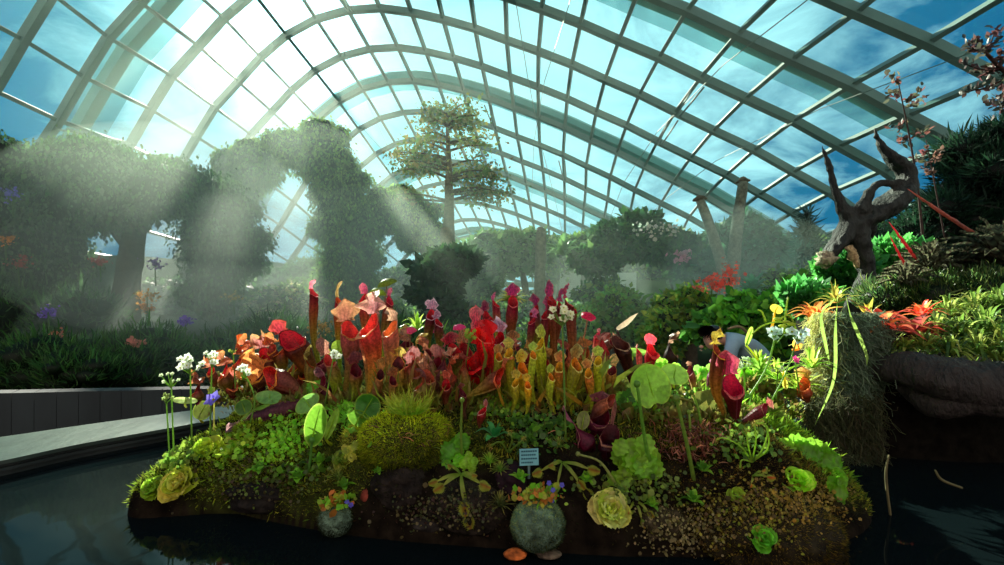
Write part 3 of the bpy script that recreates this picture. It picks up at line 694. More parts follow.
# scraggly roots sticking out of the water below the bank
for k, (pts, l) in enumerate([([(889, 455), (886, 470), (887, 490), (891, 520)], 'pale bent rootlet standing in the dark water under the log'), ([(935, 470), (942, 480), (962, 488)], 'thin twig slanting over the water beneath the right bank')]):
    mb = MB(); tube(mb, [at(p[0], p[1], 1.2) for p in pts], [.002, .0035, .003], c(96, 92, 60), ring=6, n=14); tag(mb.build('rootlet', M_BARK), l, 'root')

# hanging beard moss on the left end of the bank
def strands(mb, P0, ln, col, w=.0016, curl=.3, down=1.0, n=6):
    m = len(P0); dirs = unit(rng.normal(0, .5, (m, 3)) + A((0, -.5, -down)))
    pts = [A(P0)]; l = ln * np.exp(rng.normal(0, .3, (m, 1)))
    for k in range(1, n):
        dirs = unit(dirs + rng.normal(0, curl, (m, 3)) + A((0, 0, -.25 * down))); pts.append(pts[-1] + dirs * l / n)
    pts = np.stack(pts, 1); side = unit(np.cross(np.gradient(pts, axis=1), A((.2, 1, .1)))) * w
    V = np.stack([pts - side, pts + side], 2).reshape(-1, 3)
    f1 = A([(i * 2, i * 2 + 1, i * 2 + 3, i * 2 + 2) for i in range(n - 1)]).astype(int)
    mb.add(V, (f1[None] + (np.arange(m) * n * 2)[:, None, None]).reshape(-1, 4), np.repeat(A(col), n * 2, 0))
def beard():
    r = empty('beard_moss', at(848, 400, 1.6), 'grey-green curtain of hanging beard moss at the left end of the right bank', 'moss')
    mb = MB(); n = 9000
    px = rng.uniform(812, 884, n); py = rng.uniform(312, 392, n)
    keep = (py < 400 - (px - 850).clip(0) * .6)
    px, py = px[keep], py[keep]; n = len(px)
    Yd = 1.62 + .05 * rng.random(n) + .08 * np.abs((px - 848) / 34) ** 2
    P0 = np.stack([(px - CX) / F * Yd, Yd, CAMZ - (py - HOR) / F * Yd], 1)
    e = np.clip((838 - px) / 22, 0, 1)[:, None]
    col = jit(c(74, 92, 72), n, .35, .06) * (1 - e) + jit(c(170, 170, 96), n, .3, .06) * e
    strands(mb, P0, .075, col, w=.0011, curl=.45); mb.build('strands', M_MOSS, r)
    cm = MB(); lump(cm, at(850, 362, 1.78), (.115, .1, .19), c(26, 32, 24), amp=.18, s=3); cm.build('core', M_SOIL, r)
beard()
mb = MB(); n = 2500; px = rng.uniform(805, 880, n); py = rng.uniform(395, 470, n); Yd = 1.55 + .1 * rng.random(n)
strands(mb, np.stack([(px - CX) / F * Yd, Yd, CAMZ - (py - HOR) / F * Yd], 1), .07, jit(c(48, 52, 34), n, .3), w=.001, curl=.5)
lump(mb, at(850, 440, 1.72), (.13, .1, .16), c(14, 14, 10), amp=.2)
tag(mb.build('root_tangle', M_MOSS), 'dark tangle of fine roots below the beard moss', 'roots', kind='stuff')

# plants on the bank
def bank_hit(px, py):
    for Y in np.arange(1.3, 3.9, .01):
        p = at(px, py, Y)
        if p[2] <= zbank(A(p[0]), A(p[1])): return p
    return at(px, py, 2.2)
def ribbon(mb, pts, w, col, n=10, fold=.3, up=(0, 0, 1), tip=None, prof=(.6, 1, 1, .8, .05)):
    q = smooth_path(pts, n); T = unit(np.gradient(q, axis=0)); s = unit(np.cross(T, up)); u = np.cross(s, T)
    ww = w * np.interp(np.linspace(0, 1, n), np.linspace(0, 1, len(prof)), prof)[:, None]
    V = np.stack([q - s * ww + u * ww * fold, q, q + s * ww + u * ww * fold], 1).reshape(-1, 3)
    cc = np.tile(A(col), (n * 3, 1))
    if tip is not None: cc = mixc(cc, np.tile(A(tip), (n * 3, 1)), np.repeat(np.linspace(0, 1, n), 3))
    mb.add(V, grid_faces(n, 3, closed=False), cc)
# banded dark bromeliads
def banded(label, px, py, R, n, Y):
    p = A(at(px, py, Y)); mb = MB()
    for k in range(n):
        t = k / n; a = k * 2.4; el = .1 + 1.35 * (1 - t); d = A((math.cos(a) * math.cos(el), math.sin(a) * math.cos(el), math.sin(el)))
        m = 15; s = unit(np.cross(d, (0, 0, 1))); l = R * rng.uniform(.8, 1.1)
        q = smooth_path([p, p + d * l * .6, p + d * l + A((0, 0, -.25 * l))], m)
        ww = R * .05 * np.interp(np.linspace(0, 1, m), [0, .2, .7, 1], [.9, 1, .9, .05]) * (1 + .12 * (np.arange(m) % 2))
        V = np.stack([q - s * ww[:, None], q + A((0, 0, -.012)), q + s * ww[:, None]], 1).reshape(-1, 3)
        band = np.repeat(np.arange(m) % 2, 3)[:, None]
        mb.add(V, grid_faces(m, 3, closed=False), A(c(34, 16, 16)) * (1 - band) + A(c(78, 84, 56)) * band)
    tag(mb.build('bromeliad', M_LEAF, origin=p), label, 'bromeliad')
banded('dark maroon bromeliad with pale cross bands right of the sculpture', 930, 272, .22, 70, 2.5)
banded('dark banded bromeliad behind and right of the first banded one', 972, 266, .2, 64, 2.5)
banded('tall dark banded bromeliad at the right edge', 1002, 262, .3, 80, 2.4)
banded('small dark banded bromeliad at the sculpture root', 906, 284, .15, 44, 2.4)
for i, (pts, l, w) in enumerate([([(918, 262), (906, 245), (889, 222)], 'upper of two pointed red flower spikes right of the sculpture', .007), ([(910, 272), (900, 256), (890, 236)], 'lower of two pointed red flower spikes right of the sculpture', .006),
                                 ([(1000, 250), (970, 231), (935, 208), (908, 189)], 'long dusty-red flower stalk slanting behind the sculpture', .009)]):
    mb = MB(); tube(mb, [at(p[0], p[1], 2.45) for p in pts], [w * .6, w, w * .9, w * .15], [c(120, 50, 40), c(176, 50, 56), c(190, 60, 70)] if i < 2 else [c(110, 70, 56), c(150, 84, 70), c(170, 96, 84)], ring=7, n=26, wob=.22)
    tag(mb.build('flower_spike', M_LEAF), l, 'flower spike')
# orange-red bromeliads over the moss
def strappy(label, cat, name, px, py, R, n, cols, Y=None, up=.7, w=.1, tip=None):
    p = A(at(px, py, Y)) if Y else A(bank_hit(px, py)); return rosette(name, label, cat, p, n, R, R * w, cols, up=up, tip=tip)
strappy('orange-red bromeliad spreading over the beard moss', 'bromeliad', 'bromeliad', 880, 331, .15, 26, [c(225, 90, 50), c(190, 60, 40), c(200, 120, 60)], 1.72, .55, .11)
strappy('deep red bromeliad right of the orange one', 'bromeliad', 'bromeliad', 914, 334, .13, 24, [c(140, 44, 40), c(176, 70, 50)], 1.75, .5, .11)
strappy('small scarlet bromeliad behind the orange-red one', 'bromeliad', 'bromeliad', 922, 316, .1, 18, [c(220, 70, 50), c(230, 120, 60)], 1.95, .7, .12)
strappy('orange-yellow bromeliad left of the sculpture foot', 'bromeliad', 'bromeliad', 815, 318, .12, 22, [c(224, 140, 50), c(200, 90, 40)], 1.9, .6, .1)
strappy('yellow-leaved strappy plant at the sculpture foot', 'strappy plant', 'strappy_plant', 836, 303, .13, 26, [c(190, 170, 60), c(120, 140, 40)], 2.3, 1.0, .06)
strappy('yellow-green strappy plant in front of the sculpture roots', 'strappy plant', 'strappy_plant', 868, 322, .12, 22, [c(190, 170, 50), c(160, 150, 50)], 2.0, .9, .07)
k = 0
for (px, py, Y, R) in [(935, 335, 1.75, .13), (960, 340, 1.7, .14), (985, 335, 1.68, .16), (1004, 345, 1.62, .16), (948, 318, 2.0, .15), (975, 312, 2.0, .16), (1000, 310, 1.95, .17), (925, 350, 1.65, .11), (950, 356, 1.6, .11), (978, 356, 1.6, .13), (1000, 362, 1.56, .12), (905, 352, 1.64, .08)]:
    o = rosette('grassy_plant', ['light green grassy clump at the %s of the right bank', 'yellow-green arching grassy clump at the %s of the right bank'][k % 2] % ['front lip', 'front corner', 'middle', 'outer edge', 'back row', 'back centre', 'back edge', 'left lip', 'overhanging lip', 'lower lip', 'lowest edge', 'leftmost lip'][k],
                'grassy plant', at(px, py, Y), 60, R, .0055, [c(84, 116, 36), c(140, 160, 64), c(56, 84, 28)], up=.9, group='grassy clumps on the right bank', droop=.6); k += 1
for (px, py, Y, sz, l) in [(880, 306, 2.6, 18, 'low leafy fern clump behind the sculpture roots'), (895, 300, 2.5, 34, 'dark leafy clump under the small banded bromeliad'), (945, 298, 2.4, 40, 'dark green leafy clump between the banded bromeliads'), (990, 292, 2.3, 34, 'leafy clump under the tall banded bromeliad'),
                           (806, 300, 2.9, 18, 'bright leafy clump left of the sculpture legs'), (845, 270, 3.3, 24, 'bright green ferny clump seen between the sculpture legs'), (895, 262, 3.4, 30, 'bright ferny clump just right of the sculpture legs')]:
    mb = MB(); foliage(mb, [blob(px, py, sz, sz * .6, Y)], 3000, .035 if Y < 2.7 else .05, [c(44, 76, 28), c(28, 52, 22), c(84, 104, 44)] if Y < 2.7 else [c(70, 160, 60), c(50, 120, 50)], 'up', CORE, tmpl=BLADE if Y < 2.7 else LEAF1)
    tag(mb.build('leafy_clump', M_LEAF), l, 'plant')
# drooping green strap leaves over the beard moss
mb = MB()
for pts in ([(838, 296, 1.75), (836, 330, 1.56), (834, 380, 1.54), (815, 425, 1.5)], [(846, 296, 1.72), (852, 318, 1.56), (866, 352, 1.53), (867, 366, 1.52)], [(834, 300, 1.72), (822, 315, 1.56), (826, 345, 1.54), (830, 364, 1.53)]):
    ribbon(mb, [at(*p) for p in pts], .006, c(124, 160, 60), n=18, up=(0, 1, .2))
tag(mb.build('strap_leaf_plant', M_LEAF), 'long green strap leaves trailing down over the beard moss', 'plant')

# ------------------------------------------------------------------ stooping person
def person():
    Y = 4.2
    r = empty('person', (at(752, 400, Y)[0], Y, -.8), 'person in a grey-blue shirt with dark hair stooping behind the plants', 'person')
    def skin(name, J, E, mat, col, lvl=2):
        me = bpy.data.meshes.new(name); base = Vector(r.location)
        me.from_pydata([Vector(j[:3]) - base for j in J], E, []); me.update()
        o = bpy.data.objects.new(name, me); COL.objects.link(o); o.parent = r
        sk = o.modifiers.new('skin', 'SKIN'); sk.use_smooth_shade = True
        for v, j in zip(me.skin_vertices[0].data, J): v.radius = (j[3], j[4] if len(j) > 4 else j[3])
        me.skin_vertices[0].data[0].use_root = True
        ss = o.modifiers.new('sub', 'SUBSURF'); ss.levels = lvl; ss.render_levels = lvl
        me.materials.append(mat); return o
    def j(px, py, dy, ra, rb=None): p = at(px, py, Y + dy); return (p[0], p[1], p[2], ra, rb or ra)
    hip = j(766, 368, 0, .125, .11)
    Jn = [hip, j(752, 352, 0, .12, .1), j(738, 341, 0, .125, .09), j(727, 339, 0, .06, .055), j(719, 339, 0, .045), j(711, 341, 0, .075, .085), j(705, 344, 0, .06, .07),
          j(733, 343, -.15, .05), j(729, 362, -.2, .042), j(716, 378, -.2, .03), j(710, 384, -.2, .028, .018),
          j(735, 343, .15, .05), j(728, 362, .2, .042), j(714, 378, .2, .03), j(708, 384, .2, .028, .018),
          j(768, 378, -.1, .085), (hip[0] - .1, Y - .1, -.33, .058, .058), (hip[0] - .02, Y - .1, -.74, .04, .04), (hip[0] - .14, Y - .12, -.77, .03, .03),
          j(768, 378, .1, .085), (hip[0] - .06, Y + .1, -.33, .058, .058), (hip[0] + .02, Y + .1, -.74, .04, .04), (hip[0] - .1, Y + .12, -.77, .03, .03)]
    E_ = [(0, 1), (1, 2), (2, 3), (3, 4), (4, 5), (5, 6), (2, 7), (7, 8), (8, 9), (9, 10), (2, 11), (11, 12), (12, 13), (13, 14), (0, 15), (15, 16), (16, 17), (17, 18), (0, 19), (19, 20), (20, 21), (21, 22)]
    M_SK = solid_mat('skin_tone', c(226, 172, 144), rough=.5, var=.06, nscale=20, bump=0)
    M_SH = solid_mat('grey_blue_shirt', c(160, 190, 206), rough=.9, var=.15, nscale=6, bump=.3)
    M_TR = solid_mat('dark_trousers', c(40, 60, 84), rough=.9, var=.2, nscale=8)
    M_HR = solid_mat('black_hair', c(26, 20, 18), rough=.45, var=.4, nscale=40, stretch=(1, 6, 1))
    skin('body', Jn, E_, M_SK, None)
    f = 1.14
    S_ = [(*Jn[k][:3], Jn[k][3] * f, Jn[k][4] * f) for k in (0, 1, 2)] + [(*Jn[3][:3], .066, .062)] + [(*Jn[k][:3], Jn[k][3] * 1.25, Jn[k][4] * 1.25) for k in (7, 8, 11, 12)]
    skin('shirt', S_, [(0, 1), (1, 2), (2, 3), (2, 4), (4, 5), (2, 6), (6, 7)], M_SH, None)
    T_ = [(*Jn[0][:3], .15, .135)] + [(*Jn[k][:3], Jn[k][3] * 1.2, Jn[k][4] * 1.2) for k in (15, 16, 17, 19, 20, 21)]
    skin('trousers', T_, [(0, 1), (1, 2), (2, 3), (0, 4), (4, 5), (5, 6)], M_TR, None)
    m = MB(); tube(m, [at(728, 329, Y - .1), at(740, 327, Y - .1), at(752, 338, Y - .1)], [.02, .025, .015], c(150, 130, 96), ring=8, n=10, flat=.5); m.build('strap', M_CLOTH, r)
    hm = MB(); hc = A(at(713, 331.5, Y))
    lump(hm, hc + A((.005, 0, .005)), (.078, .08, .05), c(26, 20, 18), amp=.08, s=3)
    n = 1400; D = unit(rng.normal(size=(n, 3)) + A((-.3, 0, .6)))
    scatter(hm, *NEEDLE, hc + D * A((.078, .08, .05)), D * .4 + A((-.6, 0, -.5)), D, .05, jit(c(26, 20, 18), n)); hm.build('hair', M_HR, r)
    # face: nose, eyes, ear, mouth on the side turned to us
    fc = A(at(707, 345, Y))
    m = MB(); lump(m, fc + A((-.062, -.03, -.012)), (.02, .012, .014), c(190, 138, 112), amp=.05, n=8, m=10); m.build('nose', M_SK, r)
    m = MB(); lump(m, A(at(714, 341, Y)) + A((0, -.086, 0)), (.016, .01, .024), c(190, 138, 112), amp=.1, n=8, m=10); m.build('ear', M_SK, r)
    for dy in (-.055, .055):
        m = MB(); lump(m, fc + A((-.045, dy, .012)), (.008, .008, .006), c(240, 240, 235), amp=0, n=8, m=10); m.build('eye', M_HR, r)
    m = MB(); lump(m, fc + A((-.06, -.015, -.045)), (.01, .022, .006), c(150, 80, 76), amp=0, n=8, m=10); m.build('mouth', M_SK, r)
    # hands: palm and five fingers each
    for s in (-1, 1):
        w = Jn[10] if s < 0 else Jn[14]; wb = A(w[:3]); d = unit(wb - A(Jn[9 if s < 0 else 13][:3]))
        sd = unit(np.cross(d, (0, 0, 1)))
        m = MB(); tube(m, [wb, wb + d * .045], [.026, .032], c(190, 138, 112), ring=8, n=5, flat=.5)
        for k, (off, ln) in enumerate(((-.026, .055), (-.009, .068), (.009, .072), (.026, .062))):
            p0 = wb + d * .045 + sd * off; tube(m, [p0, p0 + d * ln * .5 + A((0, 0, -.006)), p0 + d * ln * .8 + A((0, 0, -.03))], [.0085, .008, .006], c(190, 138, 112), ring=6, n=7)
        p0 = wb + d * .012 - sd * .024; tube(m, [p0, p0 - sd * .03 + d * .02, p0 - sd * .035 + d * .045 + A((0, 0, -.01))], [.011, .009, .007], c(190, 138, 112), ring=6, n=7)
        m.build('hand', M_SK, r)
person()

# ------------------------------------------------------------------ mist: real scattering air, thicker puffs where the foggers blow
def mist(label, px, py, rx, ry, Y, d, dens, col=(.80, 1, .84), g=.08):
    mb = MB(); D, f = sphere_grid(20, 28); p = A(at(px, py, Y)); s = Y / F
    f = [q[::-1] for q in f]; V = p + D * A((rx * s, d, ry * s)); mb.add(V, f, (1, 1, 1))
    mb.Fs.append(np.array([list(range(28))])); mb.Fs.append(np.array([list(range(19 * 28, 20 * 28))[::-1]]))
    tag(mb.build('mist', haze_mat('mist_air', dens, col, g)), label, 'mist', kind='stuff')
mb = MB(); boxm(mb, (-16, 4.8, -.7), (14, 46, 11)); tag(mb.build('haze', haze_mat('thin_haze', .0020, (.8, 1, .93), .6)), 'thin haze filling the glasshouse air', 'haze', kind='stuff')
mist('bright mist bank drifting in front of the tall vine pillar', 265, 235, 150, 120, 11.2, 2.6, .075)
mist('thin bright mist high up where the sunbeams fall', 235, 150, 170, 110, 17, 2.0, .010, (.9, 1, .92), .5)
mist('mist puff in front of the left canopy', 150, 230, 175, 105, 7.0, 1.3, .13)
mist('mist puff beside the centre tree', 420, 260, 80, 70, 11, 1.6, .06)
mist('mist puff by the bare trunks at right', 735, 265, 70, 60, 10, 1.2, .06, (.85, 1, 1))
mist('broad low mist drifting through the planting behind the island', 430, 300, 520, 110, 8.6, 2.6, .030)
mist('faint mist over the pale walkway wall', 590, 285, 60, 40, 17, 2, .05)
mist('low mist veil above the slate wall', 210, 330, 190, 66, 5.7, .7, .10)
# ================================================================== the planted island
def Hm(x, y, rough=True):
    x = A(x); y = A(y)
    l = np.clip(-x, 0, 1.2); cy = 1.56 - .15 * np.maximum(x, 0) - 1.6 * np.clip(l - .65, 0, 1) ** 1.5; ax = 1.0; ay = .52 - .12 * l
    ax = np.where(x < 0, .955, .98)
    r = ((np.abs(x / ax)) ** 2.4 + (np.abs(y - cy) / ay) ** 2.4) ** (1 / 2.4)
    h = .30 * np.sign(1 - r) * np.abs(1 - np.minimum(r, 1.6) ** 2.2) ** (.62 - .26 * np.clip(l, 0, 1))
    h = h * (1 - .12 * np.clip((-x - .2) / .8, 0, 1)) * (1 + .05 * np.clip(x, 0, 1))
    # boulder-like bosses
    for (bx, by, br, bh) in ((-.29, 1.27, .13, .085), (.42, 1.15, .14, .04), (.62, 1.12, .13, .05), (.82, 1.5, .16, .04), (-.62, 1.35, .1, .03), (-.74, 1.5, .12, .035)):
        h = h + bh * np.exp(-((x - bx) ** 2 + (y - by) ** 2) / (br * .72) ** 2)
    if rough:
        P = np.stack([x, y, x * 0], -1)
        h = h + (.018 * noise3(P, 9, 1) + .010 * noise3(P, 24, 2) + .005 * noise3(P, 60, 3)) * np.clip((h + .1) * 8, 0, 1)
    return np.maximum(h, -.12)

def moss_amt(x, y):
    P = np.stack([A(x), A(y), A(x) * 0], -1)
    return noise3(P, 4.5, 11) + .6 * noise3(P, 12, 12)

xs = np.linspace(-1.12, 1.12, 330); ys = np.linspace(.92, 2.3, 210)
Xg, Yg = np.meshgrid(xs, ys); Zg = Hm(Xg, Yg)
Cg = np.tile(A(c(24, 20, 14)), (Xg.size, 1)); ma = moss_amt(Xg, Yg).ravel()
Cg = mixc(Cg, np.tile(A(c(46, 54, 18)), (Xg.size, 1)), np.clip(ma * 1.2, 0, 1) * (Zg.ravel() > .03))
Cg *= (1 + .5 * noise3(np.stack([Xg, Yg, Zg], -1).reshape(-1, 3), 40, 4))[:, None]
mb = MB(); mb.add(np.stack([Xg, Yg, Zg], -1).reshape(-1, 3), grid_faces(len(ys), len(xs), closed=False), Cg)
tag(mb.build('planted_mound', M_SOIL), 'low peaty mound island in the dark pond carrying the pitcher plants', 'mound')

_YS = np.arange(.85, 2.3, .004)
def hit(px, py, dflt=None, H=Hm, use_rocks=True):
    X_ = (px - CX) / F * _YS; Z_ = CAMZ - (py - HOR) / F * _YS
    inside = Z_ <= H(X_, _YS)
    if use_rocks:
        for (q, r_) in BOULD: inside = inside | ((((X_ - q[0]) / r_[0]) ** 2 + ((_YS - q[1]) / r_[1]) ** 2 + ((Z_ - q[2]) / r_[2]) ** 2) < 1.0)
    k = np.nonzero(inside)[0]
    if len(k): k = k[0]; return A((X_[k], _YS[k], Z_[k]))
    return A(at(px, py, dflt or 1.78))
def px_w(w, Y): return w / F * Y

# ---------------------------------------------------------------- boulders
BOULD = []
def boulder(label, px, py, w, h, col, mosscols, n, ln=.01, Y=None, hair=None, name='mossy_boulder', amp=.1):
    b = A(at(px, py, Y)) if Y else hit(px, py, use_rocks=False) + A((0, .03, 0)); s = b[1] / F; R = A((w / 2 * s, (w + h) / 4 * s * .85, h / 2 * s)); seed = px % 7
    BOULD.append((b, R)); r = empty(name, b - A((0, 0, R[2])), label, 'moss' if mosscols is not None else 'rock')
    mb = MB(); lump(mb, b, R, col, amp=amp, s=2.2, n=34, m=48, seed=seed); mb.build('stone', M_ROCK, r)
    if mosscols is not None:
        D = unit(rng.normal(size=(n, 3))); D = D[(D[:, 2] > -.75)]; m = len(D)
        k = 1 + amp * noise3(D, 2.2, seed) + amp * .5 * noise3(D, 2.2 * 2.7, seed + 3)
        shade = np.clip(.42 + .95 * D[:, 2:3] - .2 * D[:, 0:1], .16, 1.35)  # light from the upper left painted into the moss colour, underside darkened
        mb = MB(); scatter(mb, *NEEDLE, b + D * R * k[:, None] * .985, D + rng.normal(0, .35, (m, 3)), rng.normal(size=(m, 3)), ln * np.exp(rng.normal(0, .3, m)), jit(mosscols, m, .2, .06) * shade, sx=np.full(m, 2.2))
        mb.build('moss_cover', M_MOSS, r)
    return r, b, R
r0, b0, R0 = boulder('large moss-covered boulder with a grassy tuft on top, left of centre', 404, 448, 92, 72, c(50, 54, 20), [c(160, 186, 30), c(130, 156, 28), c(196, 206, 44)], 40000, .007)
tf = MB(); n = 900; a = rng.uniform(0, 2 * PI, n); q = rng.random(n) ** .5 * .034
P_ = np.stack([b0[0] + .01 + np.cos(a) * q, b0[1] - .02 + np.sin(a) * q, np.full(n, b0[2] + R0[2] * .95)], 1)
d = np.stack([np.cos(a) * q * 22, np.sin(a) * q * 22, np.full(n, .9)], 1) + rng.normal(0, .3, (n, 3))
scatter(tf, *BLADE, P_, d, rng.normal(size=(n, 3)), .036 * np.exp(rng.normal(0, .3, n)), jit([c(90, 190, 40), c(150, 200, 50)], n, .15), tip=A(c(190, 190, 60)), sx=np.full(n, .7))
tag(tf.build('grass_tuft', M_LEAF), 'spiky green tuft with tan tips growing on the moss boulder', 'grass')
boulder('pale yellow-green moss lump left of the large moss boulder', 352, 446, 26, 30, c(60, 66, 26), [c(190, 190, 70), c(150, 160, 50)], 4000, .008)
boulder('mossy lump on the crest behind the left cluster foot', 250, 436, 40, 24, c(50, 54, 20), [c(130, 150, 30), c(90, 120, 26)], 5000, .009)
boulder('reddish-brown bare stone at the waterline under the moss boulder', 365, 508, 24, 42, c(104, 46, 34), None, 0, name='rock')
boulder('dark mossy stone beside the reddish one', 400, 490, 58, 54, c(30, 26, 22), [c(36, 40, 18), c(50, 46, 26)], 2500, .006, name='rock', amp=.16)
boulder('dark rough stone in the centre front below the flytrap', 470, 512, 90, 50, c(34, 30, 24), [c(40, 44, 20), c(60, 56, 34)], 3500, .007, name='rock', amp=.16)
boulder('wet dark stone on the front waterline', 430, 526, 60, 20, c(36, 34, 30), None, 0, name='rock')
boulder('pale lichened stone at the lower right front', 665, 530, 60, 44, c(60, 54, 38), [c(96, 90, 50), c(50, 50, 28)], 4500, .006, name='rock', amp=.2)
boulder('broad brown mossy boulder at the bottom right of the mound', 770, 540, 150, 90, c(34, 30, 16), [c(110, 96, 34), c(150, 126, 50), c(60, 60, 24)], 26000, .006, name='rock', amp=.14)
boulder('small dark stone at the left waterline', 262, 500, 80, 30, c(24, 22, 18), None, 0, name='rock', amp=.2)
boulder('orange-brown wet pebble at the bottom centre', 515, 554, 22, 11, c(176, 96, 44), None, 0, name='pebble', Y=1.0, amp=.12)
boulder('grey pebble beside the orange-brown one', 549, 554, 26, 8, c(84, 76, 62), None, 0, name='pebble', Y=1.0, amp=.12)
boulder('dark purple stone behind the moss ball', 512, 490, 40, 42, c(36, 22, 30), None, 0, name='rock', amp=.16)

# ---------------------------------------------------------------- pitchers
RED, MAR, PINK, PUR, BRN, ORG, YEL, GRN, TAN, LIM = c(214, 26, 40), c(112, 16, 40), c(226, 70, 110), c(104, 44, 70), c(96, 50, 30), c(238, 120, 50), c(230, 200, 40), c(132, 156, 40), c(206, 160, 120), c(160, 196, 44)

def pitcher(label, base, top, w, cb=GRN, ct=MAR, mouth=RED, hc=PINK, hood=1.0, hw=1.25, arch=.6, ruffle=.12, face=-90, flare=1.2, belly=0, dY=0, group=None, vein=.5, sag=0, lip=None, depth=None, name='pitcher_plant', hang=1, closed=False, fwd=0):
    """base/top pixels; face = compass angle the mouth looks to, -90 is toward the viewer, 180 left"""
    b = hit(*base, depth) if not fwd else A(at(base[0], base[1], hit(*base, depth)[1] - fwd)); Y = b[1]; t = A(at(top[0], top[1], Y + dY)); R = px_w(w, Y) / 2
    ln = np.linalg.norm(t - b)
    if face == -90: face = -90 + 55 * math.sin(base[0] * 3.7 + base[1])
    if abs(sag) < 1e-9: sag = .07 * math.sin(base[0] * 2.3)
    fa = math.radians(face); fr = A((math.cos(fa), math.sin(fa), 0))
    mid = (b + t) / 2 + A((sag * ln, 0, 0)) + A((0, 0, -abs(sag) * .2 * ln)) - fr * .04 * ln
    r = empty(name, b, label, 'pitcher plant', group)
    n, m = 22, 18
    P = smooth_path([b - (mid - b) * .06, mid, t], n); T = unit(np.gradient(P, axis=0))
    Fv = unit(fr - (T * fr).sum(1, keepdims=True) * T); S = np.cross(T, Fv)
    u = np.linspace(0, 1, n)
    if closed: prof = np.interp(u, [0, .2, .5, .8, 1], [.4, .8, 1, .8, .3])
    elif belly: prof = np.interp(u, [0, .15, .45, .75, .9, 1], [.22, .5, 1.0, .92, .74, .88])
    else: prof = np.interp(u, [0, .25, .6, .82, .93, 1], [.22, .4, .74, 1.0, .88, .86])
    a = np.linspace(0, 2 * PI, m, endpoint=False)
    rr = R * prof[:, None] * (1 + .05 * rng.normal(size=(1, m)) + .05 * np.sin(u * 9 + base[0])[:, None])
    Vt = P[:, None] + rr[..., None] * (np.cos(a)[None, :, None] * S[:, None] + np.sin(a)[None, :, None] * Fv[:, None])
    # tilt of the rim: back (opposite the face) stands higher
    sa = np.sin(a); off = 1.25 * np.clip(-sa, 0, 1) ** 1.3 - .55 * np.clip(sa, 0, 1) ** 1.2 + .06 * np.cos(a * 5 + base[0])
    tilt = (np.clip((u - .76) / .24, 0, 1) ** 1.4)[:, None] * R * off[None]
    Vt = Vt + tilt[..., None] * T[:, None]
    cu = mixc(np.tile(A(cb), (n, 1)), np.tile(A(ct), (n, 1)), np.clip(u * 1.5 - .4, 0, 1))
    vn = (1 - vein * (np.arange(m) % 3 == 0) * .75)[None, :, None] * np.ones((n, 1, 1))
    cc = cu[:, None] * (vn ** np.clip(u * 1.4, 0, 1)[:, None, None]) * np.exp(rng.normal(0, .07, (n, m, 1)))
    mb = MB(); mb.add(Vt.reshape(-1, 3), grid_faces(n, m), cc.reshape(-1, 3))
    # keel down the front
    kq = P + Fv * (R * prof)[:, None]; ko = kq + Fv * (R * .32 * np.sin(PI * u) ** .7)[:, None]
    mb.add(np.stack([kq, ko], 1).reshape(-1, 3), grid_faces(n, 2, closed=False), np.repeat(cu * .9, 2, 0))
    tb = mb.build('tube', M_PITCH, r)
    if closed: return r
    # throat
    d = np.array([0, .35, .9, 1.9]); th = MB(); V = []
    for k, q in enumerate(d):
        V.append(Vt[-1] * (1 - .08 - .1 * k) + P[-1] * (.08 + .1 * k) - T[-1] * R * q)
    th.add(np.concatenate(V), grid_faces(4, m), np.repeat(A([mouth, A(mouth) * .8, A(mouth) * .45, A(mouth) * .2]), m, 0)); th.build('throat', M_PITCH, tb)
    # rolled lip
    lp = MB(); lc = lip if lip is not None else mixc(A(hc), A(TAN), .4)
    rim = Vt[-1] - P[-1]; rimn = unit(rim)
    fl = 1 + (flare - 1) * .7 * np.clip(np.sin(a), -.1, 1)[:, None] * (1 + .25 * np.cos(a * 4 + base[0]))[:, None]
    rows = [Vt[-2], Vt[-1], P[-1] + rim * fl * 1.01 + T[-1] * R * .02, P[-1] + rim * fl * 1.045 - T[-1] * R * .03, P[-1] + rim * fl * 1.01 - T[-1] * R * .08]
    lp.add(np.concatenate(rows), grid_faces(5, m), np.repeat(A([ct, lc, lc, lc, lc]), m, 0)); lp.build('lip', M_PITCH, tb)
    # hood
    if hood > 0:
        nv, nu = 12, 13; v = np.linspace(0, 1, nv); hl = R * 2.1 * hood
        ang = -.25 + arch * 1.7 * v ** 1.4  # bends forward from upright
        step = hl / (nv - 1); cpts = [Vt[-1, (3 * m) // 4] - T[-1] * R * .1]; 
        for k in range(1, nv):
            cpts.append(cpts[-1] + step * (math.cos(ang[k]) * T[-1] + math.sin(ang[k]) * Fv[-1] * hang))
        Cp = A(cpts); Td = unit(np.gradient(Cp, axis=0)); Sd = S[-1]; Nd = np.cross(Td, Sd)
        wid = R * hw * np.interp(v, [0, .12, .3, .55, .8, 1], [.8, .6, .85, 1.05, .7, .04])
        uu = np.linspace(-1, 1, nu); ph = rng.uniform(0, 6)
        V = Cp[:, None] + (uu[None] * wid[:, None])[..., None] * Sd + ((-.34 * np.abs(uu[None]) ** 2 * wid[:, None]) + ruffle * R * 1.1 * np.sin(uu[None] * 5 + v[:, None] * 9 + ph) * np.abs(uu[None]) ** 1.5)[..., None] * Nd[:, None]
        hcol = np.tile(A(hc), (nv, nu, 1)) * (1 - min(.8, .9 * vein) * (np.arange(nu) % 2 == 0))[None, :, None]
        e = (np.abs(uu)[None] ** 3 * .5 + (v[:, None] ** 3) * .3).reshape(nv, nu, 1)
        hcol = hcol * (1 - e) + A(lc) * e
        hd = MB(); hd.add(V.reshape(-1, 3), grid_faces(nv, nu, closed=False), hcol.reshape(-1, 3) * np.exp(rng.normal(0, .1, (nv * nu, 1)))); hd.build('hood', M_PITCH, r)
    return r

